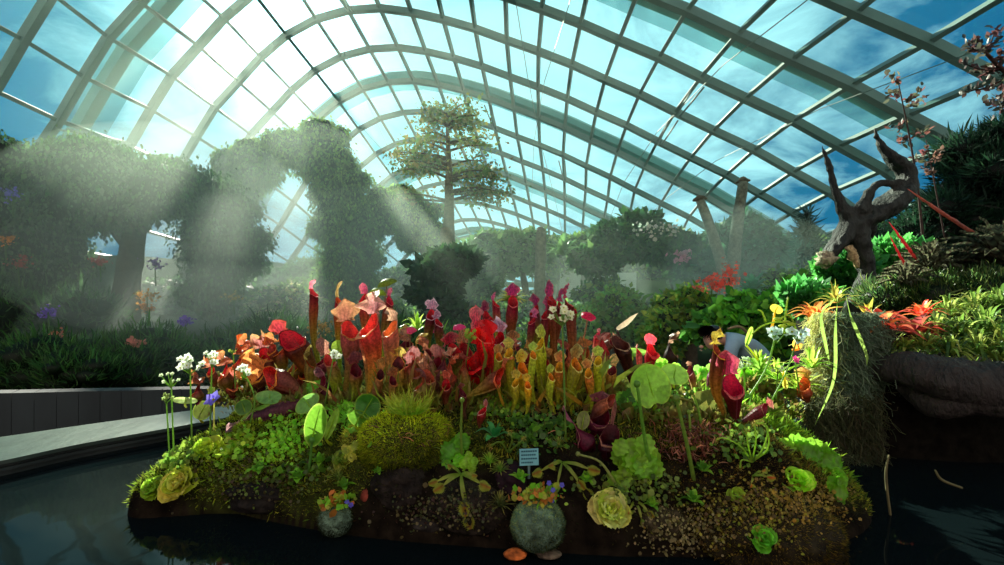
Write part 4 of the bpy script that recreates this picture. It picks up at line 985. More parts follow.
PK = dict(cb=GRN, ct=MAR, mouth=RED, hc=c(222, 90, 120), ruffle=.2)
# --- tall ones standing against the mist, left part
pitcher('lone tall slender pitcher with curled speckled pink hood at the left of the clump', (326, 388), (314, 294), 9, cb=c(120, 132, 40), ct=c(126, 30, 36), mouth=c(240, 70, 80), hc=c(224, 90, 116), hood=1.5, hw=.85, arch=1.1, face=-20, sag=-.03, depth=1.62)
pitcher('slim red pitcher with narrow tan curled hood behind the large ruffled one', (340, 375), (340, 303), 10, ct=c(170, 34, 44), mouth=ORG, hc=c(150, 110, 50), hood=1.9, hw=.55, arch=.8, face=-20, depth=1.66)
pitcher('red-topped pitcher with round pink hood under the green flower pads', (366, 372), (363, 300), 10, ct=c(190, 30, 60), hc=c(226, 60, 100), hood=1.2, hw=1.3, face=-120, depth=1.68)
pitcher('small red-mouthed pitcher right of the large ruffled one, tall green stem', (384, 372), (390, 302), 9, ct=c(140, 40, 50), mouth=c(240, 40, 80), hc=c(200, 60, 100), hood=1.1, hw=.7, depth=1.66)
pitcher('largest ruffled pitcher with broad frilled pink and tan hood', (369, 398), (369, 328), 23, cb=c(150, 120, 40), ct=c(196, 64, 66), mouth=c(244, 70, 56), hc=c(206, 112, 116), hood=.95, hw=1.75, arch=.25, ruffle=.6, flare=1.5, lip=c(226, 170, 120), depth=1.58)
pitcher('ruffled tan-hooded pitcher with glowing red throat left of the largest one', (345, 396), (350, 332), 19, cb=c(130, 110, 40), ct=c(160, 80, 80), mouth=c(236, 50, 44), hc=c(130, 60, 46), hood=1.2, hw=1.5, arch=.55, ruffle=.3, face=-50, flare=1.4, lip=c(190, 130, 70), depth=1.6)
pitcher('pinkish pitcher with folded tan hood on the right of the largest one', (388, 392), (390, 331), 17, cb=c(140, 120, 40), ct=c(186, 110, 90), mouth=ORG, hc=c(180, 116, 90), hood=1.0, hw=1.2, arch=.9, depth=1.6, lip=TAN)
pitcher('big dark maroon pitcher leaning left with scarlet open mouth', (318, 386), (293, 342), 26, cb=c(150, 100, 30), ct=c(76, 16, 28), mouth=c(230, 24, 50), hc=c(150, 24, 36), hood=.55, hw=.7, arch=.3, face=-50, flare=1.25, lip=c(190, 60, 40), depth=1.56)
for (b, t, w, l) in [((431, 372), (431, 316), 11, 'tall maroon pitcher with white-speckled pink hood left of the scarlet crumpled ones'), ((440, 372), (439, 324), 9, 'shorter maroon pitcher right beside the white-speckled one')]:
    pitcher(l, b, t, w, ct=c(110, 34, 46), hc=c(216, 130, 156), hood=1.1, hw=1.3, ruffle=.35, arch=.8, depth=1.7, lip=c(236, 200, 206))
pitcher('dark red pitcher with wide flat hood beside the pink ball flower', (457, 385), (455, 352), 15, ct=c(90, 20, 40), mouth=RED, hc=c(190, 20, 40), hood=1.0, hw=1.4, arch=.9, depth=1.64)
pitcher('maroon pitcher leaning with ragged hood left of the green-stemmed maroon ones', (489, 372), (488, 318), 12, ct=c(150, 24, 60), hc=c(150, 20, 60), hood=.9, hw=1.1, ruffle=.3, arch=.5, depth=1.74)
pitcher('slender maroon pitcher with hooked hood behind the leaning ragged one', (495, 365), (496, 305), 8, ct=c(150, 40, 60), hc=c(190, 50, 100), hood=1.3, hw=.9, arch=.9, face=-30, depth=1.78)
pitcher('bright scarlet upright pitcher with hood speckled white', (487, 388), (484, 338), 18, cb=c(160, 40, 30), ct=c(226, 22, 30), mouth=c(250, 40, 30), hc=c(220, 60, 80), hood=1.3, hw=1.1, ruffle=.3, arch=.5, face=-40, depth=1.66)
pitcher('short pitcher with ball-like white and pink speckled hood', (500, 380), (499, 340), 13, ct=c(180, 60, 80), hc=c(232, 150, 176), hood=1.3, hw=1.6, ruffle=.5, arch=.9, depth=1.7, lip=c(240, 220, 220))
pitcher('tall green-stemmed pitcher with magenta top under the agave rosette', (516, 378), (513, 303), 12, cb=c(120, 130, 40), ct=c(150, 20, 50), hc=c(214, 30, 96), hood=1.1, hw=1.3, ruffle=.3, arch=.6, depth=1.76)
pitcher('magenta pitcher with two-lobed hood left of the tall cluster', (534, 372), (534, 312), 11, ct=c(120, 20, 50), hc=c(170, 24, 80), hood=1.2, hw=1.1, ruffle=.3, depth=1.8)
pitcher('short pink-speckled pitcher in front of the two-lobed magenta one', (532, 380), (532, 322), 8, ct=c(140, 30, 60), hc=c(230, 90, 140), hood=1.3, hw=1.4, ruffle=.5, depth=1.72)
for (b, t, w, l, fa) in [((546, 392), (546, 316), 10, 'leftmost magenta-hooded trumpet of the tall cluster behind the white flower', -120), ((553, 392), (552, 303), 11, 'tallest brown-stemmed trumpet of the cluster behind the white flower', -90),
                     ((562, 390), (561, 308), 10, 'middle brown-stemmed trumpet of the cluster behind the white flower', -40), ((569, 390), (569, 304), 10, 'rightmost trumpet of the tall cluster, hood hooked to the right', -10)]:
    pitcher(l, b, t, w, cb=c(150, 110, 40), ct=c(126, 40, 46), hc=c(206, 40, 96), hood=1.6, hw=.9, ruffle=.4, arch=.75, face=fa, depth=1.76)
pitcher('slim upright green tube without hood right of the tall cluster', (576, 385), (575, 312), 5, cb=GRN, ct=c(140, 120, 40), hc=GRN, hood=.4, depth=1.8)
pitcher('slim pink leaning tube right of the red flower disc', (585, 372), (597, 336), 7, cb=c(200, 170, 120), ct=c(200, 50, 60), mouth=PINK, hc=c(222, 100, 110), hood=.6, hw=.8, depth=1.7)
# yellow group
yl = [((543, 398), (541, 346), 15, 'yellow-green open pitcher, tallest of the yellow group'), ((527, 402), (521, 372), 15, 'golden yellow pitcher glowing orange at the lip, left in the yellow group'), ((511, 404), (507, 358), 12, 'olive-yellow pitcher at the left edge of the yellow group'),
      ((536, 404), (534, 362), 11, 'pale lime pitcher low in front of the tallest yellow one'), ((560, 406), (558, 368), 11, 'orange-mouthed short pitcher right of the flower stem'), ((576, 410), (574, 368), 14, 'broad olive pitcher right of the flower stem'),
      ((598, 406), (596, 366), 13, 'yellow pitcher with pointed orange-tipped hood at the right of the group'), ((523, 414), (530, 392), 9, 'short orange-flushed pitcher at the foot of the yellow group'), ((514, 412), (516, 384), 9, 'narrow lime pitcher curving from the foot of the yellow group'),
      ((552, 410), (549, 380), 9, 'small yellow-green pitcher leaning behind the flower stem'), ((588, 410), (586, 378), 10, 'green pitcher between the broad olive one and the orange-tipped one'), ((500, 398), (497, 364), 10, 'orange pitcher left of the olive-yellow one')]
for k, (b, t, w, l) in enumerate(yl):
    t = (t[0] + rng.uniform(-3, 3), t[1] - [0, 2, 4, 6][k % 4]); b = (b[0] + rng.uniform(-4, 4), b[1] + 4); w = w * rng.uniform(.72, .95)
    pitcher(l, b, t, w, cb=c(150, 160, 36), ct=[c(196, 210, 50), c(236, 190, 40), c(176, 170, 50), c(180, 200, 60), c(200, 120, 50), c(150, 150, 44)][k % 6], mouth=[c(236, 180, 30), c(250, 140, 30)][k % 2], hc=[c(196, 210, 60), c(240, 190, 40), c(200, 180, 60), c(170, 200, 60), c(226, 130, 60), c(170, 120, 50)][k % 6],
            hood=1.1, hw=1.25, arch=.35, ruffle=.1, flare=1.35, vein=.25, lip=c(226, 224, 120), face=[-90, -60, -110, -75][k % 4], depth=1.62, sag=rng.uniform(-.08, .08))
# dried and dark ones at right
pitcher('dry dark brown pitcher with leaf-like tan hood raised to the right', (634, 388), (621, 345), 17, cb=c(70, 30, 24), ct=c(60, 26, 22), mouth=c(90, 40, 30), hc=c(170, 140, 110), hood=.1, hw=.5, depth=1.62, vein=.7)
mb = MB(); ribbon(mb, [at(617, 330, 1.63), at(626, 324, 1.6), at(638, 313, 1.6)], .010, c(176, 146, 116), n=9, up=(0, 1, .4), fold=.5); tube(mb, [at(621, 346, 1.62), at(620, 338, 1.62), at(617, 330, 1.63)], [.006, .003, .003], c(60, 40, 30), ring=6, n=6)
tag(mb.build('dried_leaf', M_LEAF), 'curled dry tan leaf standing on the dark brown pitcher', 'leaf')
pitcher('brown dry trumpet lying slanted left of the dark brown one', (590, 362), (612, 342), 10, cb=c(150, 120, 90), ct=c(110, 56, 40), mouth=MAR, hc=BRN, hood=.3, depth=1.68)
pitcher('red bell-shaped pitcher with flared star-like skirt above the big round leaf', (652, 384), (652, 352), 12, cb=c(140, 30, 40), ct=c(170, 24, 44), mouth=c(200, 30, 40), hc=c(226, 40, 60), hood=.9, hw=1.3, arch=-.2, flare=1.9, lip=c(236, 60, 60), depth=1.62)
pitcher('thin pink tube beside the red bell-shaped pitcher', (642, 384), (639, 352), 6, cb=c(190, 110, 90), ct=c(200, 90, 90), hc=c(230, 130, 120), hood=.8, hw=.9, depth=1.64)
pitcher('shrivelled black-brown pitcher behind the big round leaf', (668, 378), (672, 352), 13, cb=c(50, 24, 20), ct=c(50, 26, 22), mouth=c(60, 20, 20), hc=c(84, 44, 34), hood=1.2, hw=1.2, ruffle=.5, arch=1.0, face=-10, depth=1.75, vein=.7)
pitcher('small brown pitcher right of the big round leaf', (694, 396), (690, 372), 9, cb=c(120, 110, 50), ct=c(150, 80, 60), mouth=PUR, hc=c(150, 90, 70), hood=.6, hw=.8, depth=1.6)
pitcher('purple funnel-shaped pitcher between the big round leaf and the yellow-hooded one', (709, 394), (714, 376), 12, cb=c(120, 50, 70), ct=c(130, 60, 100), mouth=c(90, 20, 60), hc=c(150, 70, 110), hood=.9, hw=1.0, arch=0, face=-60, depth=1.6)
pitcher('tall brown pitcher with crumpled yellow hood in front of the person', (726, 420), (719, 354), 15, cb=c(150, 110, 40), ct=c(110, 44, 36), mouth=c(150, 60, 30), hc=c(226, 180, 50), hood=1.2, hw=1.3, ruffle=.4, arch=.7, face=-50, depth=1.5, lip=c(240, 200, 60), vein=.7)
pitcher('stout dark red pitcher with pink-red gaping mouth right of the yellow-hooded one', (735, 424), (733, 388), 21, cb=c(80, 24, 26), ct=c(110, 20, 40), mouth=c(230, 30, 80), hc=c(226, 40, 90), hood=1.2, hw=1.15, ruffle=.25, arch=.4, face=-100, flare=1.4, depth=1.46)
pitcher('dark red pitcher lying to the right at the foot of the stout one', (738, 424), (764, 410), 12, cb=c(80, 30, 30), ct=c(120, 40, 44), mouth=MAR, hc=c(140, 50, 50), hood=.5, sag=0, depth=1.46)
pitcher('small orange pitcher under the pale blue flowers', (808, 402), (804, 386), 13, cb=BRN, ct=c(190, 90, 40), mouth=c(230, 120, 60), hc=c(200, 120, 50), hood=.9, depth=1.5, belly=1)
# left cluster: squat ruffled ones
lc_ = [((252, 378), (247, 358), 17, c(150, 30, 40), c(206, 60, 50), 'dark red frilled pitcher at the top left of the left cluster'), ((268, 376), (266, 356), 17, c(110, 40, 60), c(150, 60, 80), 'purple frilled pitcher behind the bright orange one'),
       ((283, 372), (281, 352), 14, c(120, 50, 40), c(226, 110, 60), 'orange-hooded pitcher at the top of the left cluster'), ((262, 390), (257, 376), 18, c(150, 50, 50), c(226, 130, 60), 'orange frilled pitcher in the middle of the left cluster'),
       ((228, 392), (224, 374), 16, c(110, 20, 34), c(170, 50, 60), 'maroon frilled pitcher at the left of the left cluster'), ((234, 396), (232, 386), 13, c(190, 40, 60), c(236, 90, 90), 'small pink-red pitcher under the maroon frilled one'),
       ((198, 402), (196, 392), 14, c(110, 20, 40), c(140, 30, 50), 'low maroon pitcher farthest left beside the white flowers'), ((214, 386), (211, 372), 11, c(110, 40, 40), c(190, 90, 80), 'brown-red pitcher behind the left white flower stems'),
       ((297, 382), (294, 368), 18, c(150, 130, 40), c(230, 200, 60), 'yellow speckled pitcher right of the bright orange one'), ((300, 390), (303, 374), 12, c(190, 20, 30), c(220, 24, 40), 'small vivid red pitcher beside the yellow speckled one'),
       ((240, 372), (238, 362), 12, c(150, 40, 50), c(190, 60, 60), 'small dusky red pitcher at the top left, behind'), ((276, 362), (272, 350), 12, c(140, 30, 40), c(206, 90, 60), 'small rusty pitcher at the top of the left cluster')]
for k, (b, t, w, ct, hc, l) in enumerate(lc_):
    pitcher(l, b, t, w * .86, cb=[c(120, 110, 40), c(110, 70, 40)][k % 2], ct=mixc(A(ct), A(c(120, 80, 60)), .3), mouth=[MAR, RED, c(150, 50, 40)][k % 3], hc=mixc(A(hc), A(c(190, 110, 70)), .25), hood=1.1, hw=1.5, arch=.9, ruffle=.9, belly=1, flare=1.5, face=[-130, -50, -170, -91][k % 4], depth=1.6, lip=mixc(A(hc), A(YEL), .35), vein=.7)
pitcher('bright orange frilled pitcher with red throat, tube lying back to the right', (304, 396), (272, 378), 24, cb=c(130, 80, 50), ct=c(130, 60, 60), mouth=c(230, 30, 30), hc=c(240, 130, 60), hood=1.1, hw=1.5, arch=.1, ruffle=.35, flare=1.5, face=-110, lip=c(240, 150, 60), sag=0, depth=1.5, fwd=.05)
pitcher('long dusky purple pitcher lying on the slope at left, wavy edge pale', (304, 402), (256, 418), 19, cb=c(90, 40, 50), ct=c(80, 40, 56), mouth=PUR, hc=c(130, 80, 90), hood=.8, hw=.8, arch=0, belly=1, face=160, lip=c(190, 140, 140), depth=1.4, fwd=.05)
pitcher('dusky red pitcher between the lone tall one and the left cluster', (322, 384), (322, 362), 13, cb=c(110, 60, 40), ct=c(150, 60, 80), mouth=MAR, hc=c(190, 90, 110), hood=.9, hw=1.0, depth=1.6)
pitcher('dark maroon round-bellied pitcher below the white flowers in the clump', (326, 400), (322, 386), 15, cb=c(70, 20, 34), ct=c(96, 30, 50), mouth=MAR, hc=c(130, 50, 70), hood=.8, belly=1, depth=1.5)
# middle: leaning and small
pitcher('brown pitcher leaning right with frilled orange mouth below the scarlet ones', (468, 396), (498, 378), 16, fwd=.06, cb=c(150, 130, 50), ct=c(126, 70, 50), mouth=c(240, 60, 40), hc=c(246, 120, 70), hood=.9, hw=1.3, ruffle=.4, arch=.1, face=-30, flare=1.5, lip=c(250, 130, 80), depth=1.55)
pitcher('wide crumpled scarlet pitcher in the centre of the clump', (474, 388), (477, 362), 26, cb=c(110, 20, 30), ct=c(130, 16, 30), mouth=c(240, 20, 20), hc=c(240, 20, 26), hood=1.0, hw=1.5, ruffle=.5, arch=.2, flare=1.5, lip=c(250, 40, 40), depth=1.6, vein=.3)
pitcher('small crimson pitcher with pale rim above the narrow-leaved seedling', (480, 428), (482, 412), 9, cb=c(110, 60, 40), ct=c(150, 30, 40), mouth=RED, hc=c(210, 90, 90), hood=.9, hw=.9, lip=c(230, 200, 180), depth=1.35)
pitcher('dark slender pitcher standing over the lime moss, left of the seedling', (466, 420), (463, 394), 9, cb=c(90, 60, 40), ct=c(96, 34, 36), mouth=MAR, hc=c(120, 50, 40), hood=.7, depth=1.45)
pitcher('small rusty-mouthed pitcher behind the moss boulder', (447, 410), (446, 386), 11, cb=c(120, 70, 40), ct=c(120, 50, 40), mouth=RED, hc=c(230, 110, 80), hood=.8, hw=1.0, ruffle=.3, depth=1.5)
pitcher('orange-brown tube lying open to the right behind the brown pitchers', (592, 418), (610, 402), 13, fwd=.05, cb=c(80, 40, 36), ct=c(190, 110, 70), mouth=c(150, 60, 40), hc=c(190, 120, 80), hood=0, belly=1, face=-60, depth=1.42)
pitcher('reddish tube pitcher beside the orange-tipped yellow one', (592, 404), (590, 382), 9, cb=c(90, 60, 40), ct=c(170, 60, 50), mouth=RED, hc=c(200, 90, 60), hood=.5, depth=1.5)
pitcher('dark round-bellied pitcher with thin upright tip above the crinkled lime leaf', (608, 458), (610, 438), 20, cb=c(50, 14, 26), ct=c(84, 20, 36), mouth=c(80, 20, 30), hc=c(150, 80, 70), hood=1.1, hw=.25, arch=.1, belly=1, depth=1.25)
pitcher('dark maroon pitcher with raised pointed hood beneath the round green pad', (594, 450), (578, 436), 19, cb=c(60, 14, 30), ct=c(110, 24, 56), mouth=c(80, 14, 40), hc=c(160, 70, 110), hood=1.0, hw=.8, arch=-.2, belly=1, face=180, depth=1.25)
pitcher('purplish pitcher lump between the round green pad and the dark round-bellied one', (598, 436), (600, 418), 22, cb=c(90, 30, 50), ct=c(110, 40, 66), mouth=MAR, hc=c(140, 60, 80), hood=.6, belly=1, depth=1.3)
# packed short pitchers across the middle, colours from the photograph
fill = [(400, 350, 372, PUR), (409, 366, 388, c(196, 90, 60)), (420, 352, 380, c(200, 120, 70)), (427, 358, 384, PUR), (436, 366, 388, c(150, 80, 60)), (446, 366, 392, PUR), (414, 372, 396, c(120, 50, 60)), (398, 366, 392, c(210, 150, 50)), (452, 372, 398, c(190, 60, 60)),
        (462, 366, 392, c(200, 100, 60)), (428, 378, 402, c(120, 60, 70)), (440, 352, 372, c(190, 70, 70)), (408, 344, 366, c(206, 120, 80)), (466, 352, 374, c(220, 110, 80)), (420, 386, 404, c(90, 40, 50)), (512, 346, 372, c(200, 140, 60)), (522, 352, 376, c(226, 150, 90)),
        (529, 360, 380, c(190, 60, 40)), (584, 356, 380, c(170, 90, 40)), (566, 358, 384, c(200, 100, 50)), (612, 372, 392, c(200, 160, 50)), (330, 362, 388, c(160, 110, 50)), (310, 366, 388, c(120, 60, 60)), (380, 376, 396, c(170, 140, 50)), (356, 372, 396, c(140, 60, 50)), (545, 366, 388, c(214, 170, 60)), (553, 352, 376, c(190, 90, 50)), (505, 366, 388, c(196, 110, 50)), (393, 382, 402, c(120, 80, 50)), (604, 350, 372, c(160, 90, 60))]
near = ['left of the blossom-pink ball flower', 'below the pink ball flower', 'left of the white-speckled hood', 'under the white-speckled hood', 'right of the white-speckled hood', 'left of the dark red flat hood', 'above the moss boulder', 'right of the largest ruffled pitcher', 'below the dark red flat hood',
        'left of the crumpled scarlet one', 'just above the tuft on the moss boulder', 'behind the shorter maroon pitcher', 'beneath the small red-mouthed pitcher', 'beside the bright scarlet upright one', 'in shade behind the moss boulder', 'under the magenta-topped pitcher', 'left of the yellow-green open pitcher',
        'at the back of the golden yellow pitcher', 'below the red flower disc', 'between tall trumpets and flower stem', 'right of the orange-tipped yellow pitcher', 'below the lone tall slender pitcher', 'right of the big maroon leaning pitcher', 'at the foot of the largest ruffled pitcher', 'left foot of the largest ruffled pitcher', 'in the heart of the yellow group', 'behind the yellow group', 'left edge of the yellow group', 'above the double round leaf', 'behind the slanted dry trumpet']
cn = lambda k: 'purple' if k is PUR else ('golden' if k[1] > .3 else ('rusty orange' if k[0] > .4 else 'dusky brown-red'))
for k, (x, y, yb, col) in enumerate(fill):
    w = rng.uniform(8, 15); tc_ = mixc(A(col), A([c(150, 110, 50), c(120, 70, 60), c(150, 150, 50), c(190, 110, 80)][k % 4]), rng.uniform(.2, .65))
    hc_ = mixc(A(col), A([c(226, 150, 100), c(200, 110, 110), c(206, 190, 80), c(216, 120, 60), c(150, 60, 70)][k % 5]), .6)
    pitcher('short %s frilled pitcher packed in %s' % (cn(col), near[k]), (x + rng.uniform(-7, 7), yb + 8), (x, y), w, cb=[GRN, c(170, 160, 50), c(130, 90, 60)][k % 3], ct=tc_, mouth=[MAR, c(180, 40, 50), c(190, 80, 50), c(90, 30, 40)][k % 4], hc=hc_, hood=rng.uniform(.7, 1.5), hw=rng.uniform(.8, 1.5),
            arch=rng.uniform(.5, 1.5), ruffle=rng.uniform(.2, .7), flare=rng.uniform(1.0, 1.5), belly=k % 2, face=rng.uniform(-200, 20), depth=1.66, lip=mixc(tc_, hc_, .6), group='short pitchers packed in the middle of the clump', sag=rng.uniform(-.16, .16))

# ---------------------------------------------------------------- flowers on stems
def stem_flower(label, base, top, kind, col, n=8, spread=10, depth=None, sz=5, stemw=2, scol=c(110, 150, 60), bend=0, dY=0, name='flowering_plant'):
    b = hit(*base, depth); Y = b[1]; t = A(at(top[0], top[1], Y + dY)); s = Y / F
    r = empty(name, b, label, 'flower')
    mid = (b + t) / 2 + A((bend * s, 0, 0)); m = MB(); tube(m, [b, mid, t], [stemw * s * .42, stemw * s * .32], scol, ring=6, n=10); m.build('stem', M_LEAF, r)
    if kind == 'pad':      # umbrella-like pitcher flower
        m = MB(); th = np.linspace(0, PI * .5, 6); ph = np.linspace(0, 2 * PI, 15, endpoint=False); R = sz * s
        D = A([[math.sin(q) * math.cos(w) * (1 + .12 * math.cos(5 * w)), math.sin(q) * math.sin(w) * (1 + .12 * math.cos(5 * w)), math.cos(q) * .55] for q in th for w in ph])
        ax = Matrix.Rotation(rng.uniform(-.4, .4), 3, 'Y') @ Matrix.Rotation(rng.uniform(.2, .5), 3, 'X'); D = D @ A(ax).T
        m.add(t + D * R, grid_faces(6, 15), jit(col, len(D), .12, .05)); m.build('petals', M_PITCH, r)
        return r
    pos = [t] if n == 1 else [t + A((rng.uniform(-1, 1) * spread, rng.uniform(-.4, .4) * spread, rng.uniform(-.55, .55) * spread)) * s for _ in range(n)]
    for q in pos:
        sk = r
        if n > 1:
            m = MB(); tube(m, [t - A((0, 0, spread * s * 1.1)), q], [.0015 * 1, .001], scol, ring=5, n=4); sk = m.build('stalk', M_LEAF, r)
        m = MB(); k = 5; R = sz * s; nr = unit(A((rng.uniform(-.5, .5), -1, rng.uniform(.2, 1)))); a0 = rng.uniform(0, 6)
        u1 = unit(np.cross(nr, (0, 0, 1))); u2 = np.cross(nr, u1)
        ang = a0 + np.arange(k) * 2 * PI / k; d = np.cos(ang)[:, None] * u1 + np.sin(ang)[:, None] * u2 + nr * .35
        scatter(m, *ROUND, np.tile(q, (k, 1)), d, np.tile(nr, (k, 1)), R * (.72 if n > 1 else 1), jit(col, k, .06, .03), sx=np.full(k, .75)); 
        lump(m, q + nr * R * .1, (R * .13,) * 3, c(190, 200, 70), n=6, m=8, amp=0); m.build('blossom', M_FLOWER, sk)
    return r
WH = c(236, 246, 226)
stem_flower('white flower cluster on tall green stem, leftmost of the bright ones', (192, 446), (190, 362), 'n', WH, 11, 11, 1.5, 6)
stem_flower('sparse white flower cluster just right of the leftmost bright one', (210, 436), (212, 358), 'n', WH, 8, 9, 1.5, 5)
stem_flower('small white flower cluster in front of the maroon frilled pitchers', (250, 424), (243, 370), 'n', WH, 7, 9, 1.42, 5, bend=8)
stem_flower('budding green stem with one open white flower at the left end', (174, 458), (171, 378), 'n', c(200, 220, 170), 6, 9, 1.5, 3.5)
stem_flower('lower budding stem at the left end near the stone ledge', (170, 462), (166, 396), 'n', c(150, 180, 90), 6, 7, 1.45, 3.5)
stem_flower('thin green budding stem above the left cluster', (236, 395), (233, 350), 'n', c(150, 180, 60), 4, 4, 1.6, 3)
stem_flower('violet-blue flower on a pale stem at the left slope', (214, 440), (214, 400), 'n', c(120, 106, 236), 1, 0, 1.4, 10, stemw=2.2, scol=c(180, 180, 100), name='violet_flower')
stem_flower('small white flower pair on the stem below the largest ruffled pitcher', (324, 410), (334, 354), 'n', WH, 4, 7, 1.45, 6)
stem_flower('green and white bud cluster beside the white-speckled pitcher', (462, 392), (470, 334), 'n', c(160, 200, 70), 8, 8, 1.5, 4)
stem_flower('cream-white flower head on the long green stem rising before the tall trumpets', (566, 442), (562, 314), 'n', c(246, 248, 206), 14, 11, 1.32, 6, stemw=2.6)
stem_flower('pale blue-white flower left of the pair above the person side', (744, 404), (776, 334), 'n', c(200, 232, 226), 4, 9, 1.36, 9, bend=6, stemw=2.6)
stem_flower('pale blue-white flower right of the pair, tilted to the side', (770, 404), (798, 336), 'n', c(200, 232, 226), 4, 8, 1.38, 9, bend=3)
stem_flower('low pale green-white flower cluster before the stooping person', (745, 395), (744, 362), 'n', c(196, 220, 180), 6, 9, 1.6, 5)
stem_flower('magenta bud on a thin stem right of the pale blue flowers', (800, 398), (795, 360), 'n', c(190, 40, 110), 1, 0, 1.5, 5)
stem_flower('white flower low on the stem beside the right lime patch', (776, 398), (778, 368), 'n', c(220, 230, 200), 3, 5, 1.5, 4)
for (b, t, sz, col, l, d) in [((380, 372), (378, 293), 8, c(150, 180, 50), 'green umbrella-like flower pad flushed red, left of the pair', 1.66), ((376, 372), (387, 284), 9.5, c(120, 140, 40), 'larger olive-red flower pad at the top, right of the pair', 1.66), ((410, 368), (410, 331), 6.5, c(236, 70, 120), 'pink ball flower above the purple pitchers', 1.66),
                         ((459, 365), (459, 328), 6.5, c(240, 60, 130), 'pink ball flower above the dark red flat-hooded pitcher', 1.7), ((578, 368), (588, 317), 7.5, c(214, 24, 80), 'crimson disc flower on a bare pink stem right of the tall cluster', 1.72),
                         ((442, 366), (436, 332), 4, c(200, 60, 110), 'small mauve ball flower between the maroon pitchers', 1.72)]:
    stem_flower(l, b, t, 'pad', col, depth=d, sz=sz, scol=c(150, 110, 80), name='pitcher_flower')

# thin arching green stems
def stem(label, pts, w, col, Yoff=0, depth=None):
    b = hit(*pts[0], depth); Y = b[1]; m = MB(); P = [b] + [A(at(p[0], p[1], Y - Yoff * (k + 1) / len(pts))) for k, p in enumerate(pts[1:])]
    tube(m, P, [w * Y / F * .6, w * Y / F * .4], col, ring=6, n=16); lump(m, P[-1], (w * Y / F,) * 3, col, n=6, m=8); tag(m.build('green_stalk', M_LEAF, origin=b), label, 'stem')
stem('long green stalk crossing in front of the big round leaf', [(652, 470), (645, 440), (637, 384)], 3.4, c(110, 160, 60), .1)
stem('long green stalk leaning left from the brown sundew patch', [(694, 480), (686, 440), (676, 398)], 3.6, c(120, 150, 60), .1)
stem('brown-green stalk arching across the big round leaf to the right', [(706, 408), (680, 398), (640, 390)], 2.6, c(150, 150, 70), .05)
stem('short green budding stalk near the brown sundew patch', [(690, 436), (690, 424), (689, 412)], 2.4, c(130, 160, 60))
stem('thin green stalk beside the short budding one', [(702, 428), (698, 408), (692, 392)], 2.2, c(120, 160, 60))
stem('green stalk rising from the lime leaves left of the seedling', [(462, 462), (461, 430), (462, 400)], 2.6, c(120, 150, 60), .05)
stem('arched pale stalk from the flytrap rosette', [(616, 484), (600, 462), (578, 454)], 2.4, c(150, 160, 90), .05)
stem('thin stalk under the elongated paddle leaf', [(308, 475), (310, 462), (312, 440)], 3, c(90, 140, 60), .03)

# ---------------------------------------------------------------- paddle leaves
def paddle(label, cx_, cy_, w, h, col, rot=0, tilt=.3, base=None, Y=None, notch=0, cup=.12, edge=None, name='paddle_leaf', lean=0):
    """leaf blade facing the viewer, w x h pixels, rot degrees in the picture plane"""
    Y = Y or (hit(cx_, cy_ + h * .5)[1] - .04); cen = A(at(cx_, cy_, Y)); s = Y / F
    n, m = 9, 26; mb = MB(); V = []; C_ = []
    ra = math.radians(rot)
    for i in range(n):
        q = i / (n - 1)
        for j in range(m):
            a = 2 * PI * j / m; rad = 1 - notch * math.exp(-((((a - 1.5 * PI + PI) % (2 * PI)) - PI) / .28) ** 2)
            x = math.cos(a) * w / 2 * q * rad; z = math.sin(a) * h / 2 * q * rad
            d = cup * (x * x * 4 / w / w + z * z * 4 / h / h) * w * .5 + .03 * w * math.sin(a * 3 + rot) * q
            xr = x * math.cos(ra) - z * math.sin(ra); zr = x * math.sin(ra) + z * math.cos(ra)
            V.append(cen + A((xr, -d + zr * math.tan(tilt) + xr * lean, zr)) * s)
            k = 1 + .10 * math.cos(a * 9) * q; C_.append(A(col) * k if q < .93 else A(edge if edge is not None else mixc(A(col), A(LIM), .6)))
    mb.add(V, grid_faces(n, m), C_)
    mid = MB(); 
    b = A(base if base is not None else hit(cx_, cy_ + h * .5 + 4))
    r = empty(name, b, label, 'leaf'); bl_ = mb.build('blade', M_LEAF, r)
    low = cen + A((math.sin(ra) * h * .48, -.1 * w * .2, -math.cos(ra) * h * .48)) * s
    st = MB(); tube(st, [b, (b + low) / 2 + A((0, -.004, 0)), low], [.004, .003], mixc(A(col), A(YEL), .3), ring=6, n=7); st.build('stalk', M_LEAF, r)
    rb = MB(); tube(rb, [low + A((0, -.002, 0)), cen + A((0, -.003, 0)), cen + (cen - low) * .8 + A((0, -.004, 0))], [.0024, .0018, .0006], mixc(A(col), A(LIM), .45), ring=5, n=8); rb.build('midrib', M_LEAF, bl_)
    return r
LG2 = c(120, 176, 40); MG2 = c(72, 128, 40)
paddle('big round bright green leaf, front one of the pair right of centre', 650, 386, 40, 44, LG2, rot=15, tilt=.2, notch=.25, Y=float(hit(650, 412)[1]) - .04)
paddle('round green leaf half hidden behind the big front one', 674, 374, 28, 20, c(110, 160, 44), rot=-10, tilt=.4, Y=float(hit(650, 412)[1]) - .0)
paddle('flat green leaf edge-on at the right of the round pair', 676, 382, 28, 5, c(130, 170, 60), rot=0, tilt=.2, Y=1.5)
paddle('small round green leaf in front of the red bell-shaped pitcher', 632, 352, 30, 8, c(110, 160, 50), tilt=.6, Y=1.72)
paddle('long hanging spoon-shaped green leaf below the lone tall pitcher', 316, 425, 22, 46, c(96, 156, 30), rot=-14, tilt=-.1, edge=c(170, 200, 70))
paddle('narrow green leaf folded beside the hanging spoon-shaped one', 332, 424, 9, 34, c(130, 170, 50), rot=-22, tilt=0)
paddle('dark green rounded leaf of the double pair above the moss boulder', 368, 406, 27, 25, c(50, 116, 24), rot=-30, tilt=.1, notch=.2)
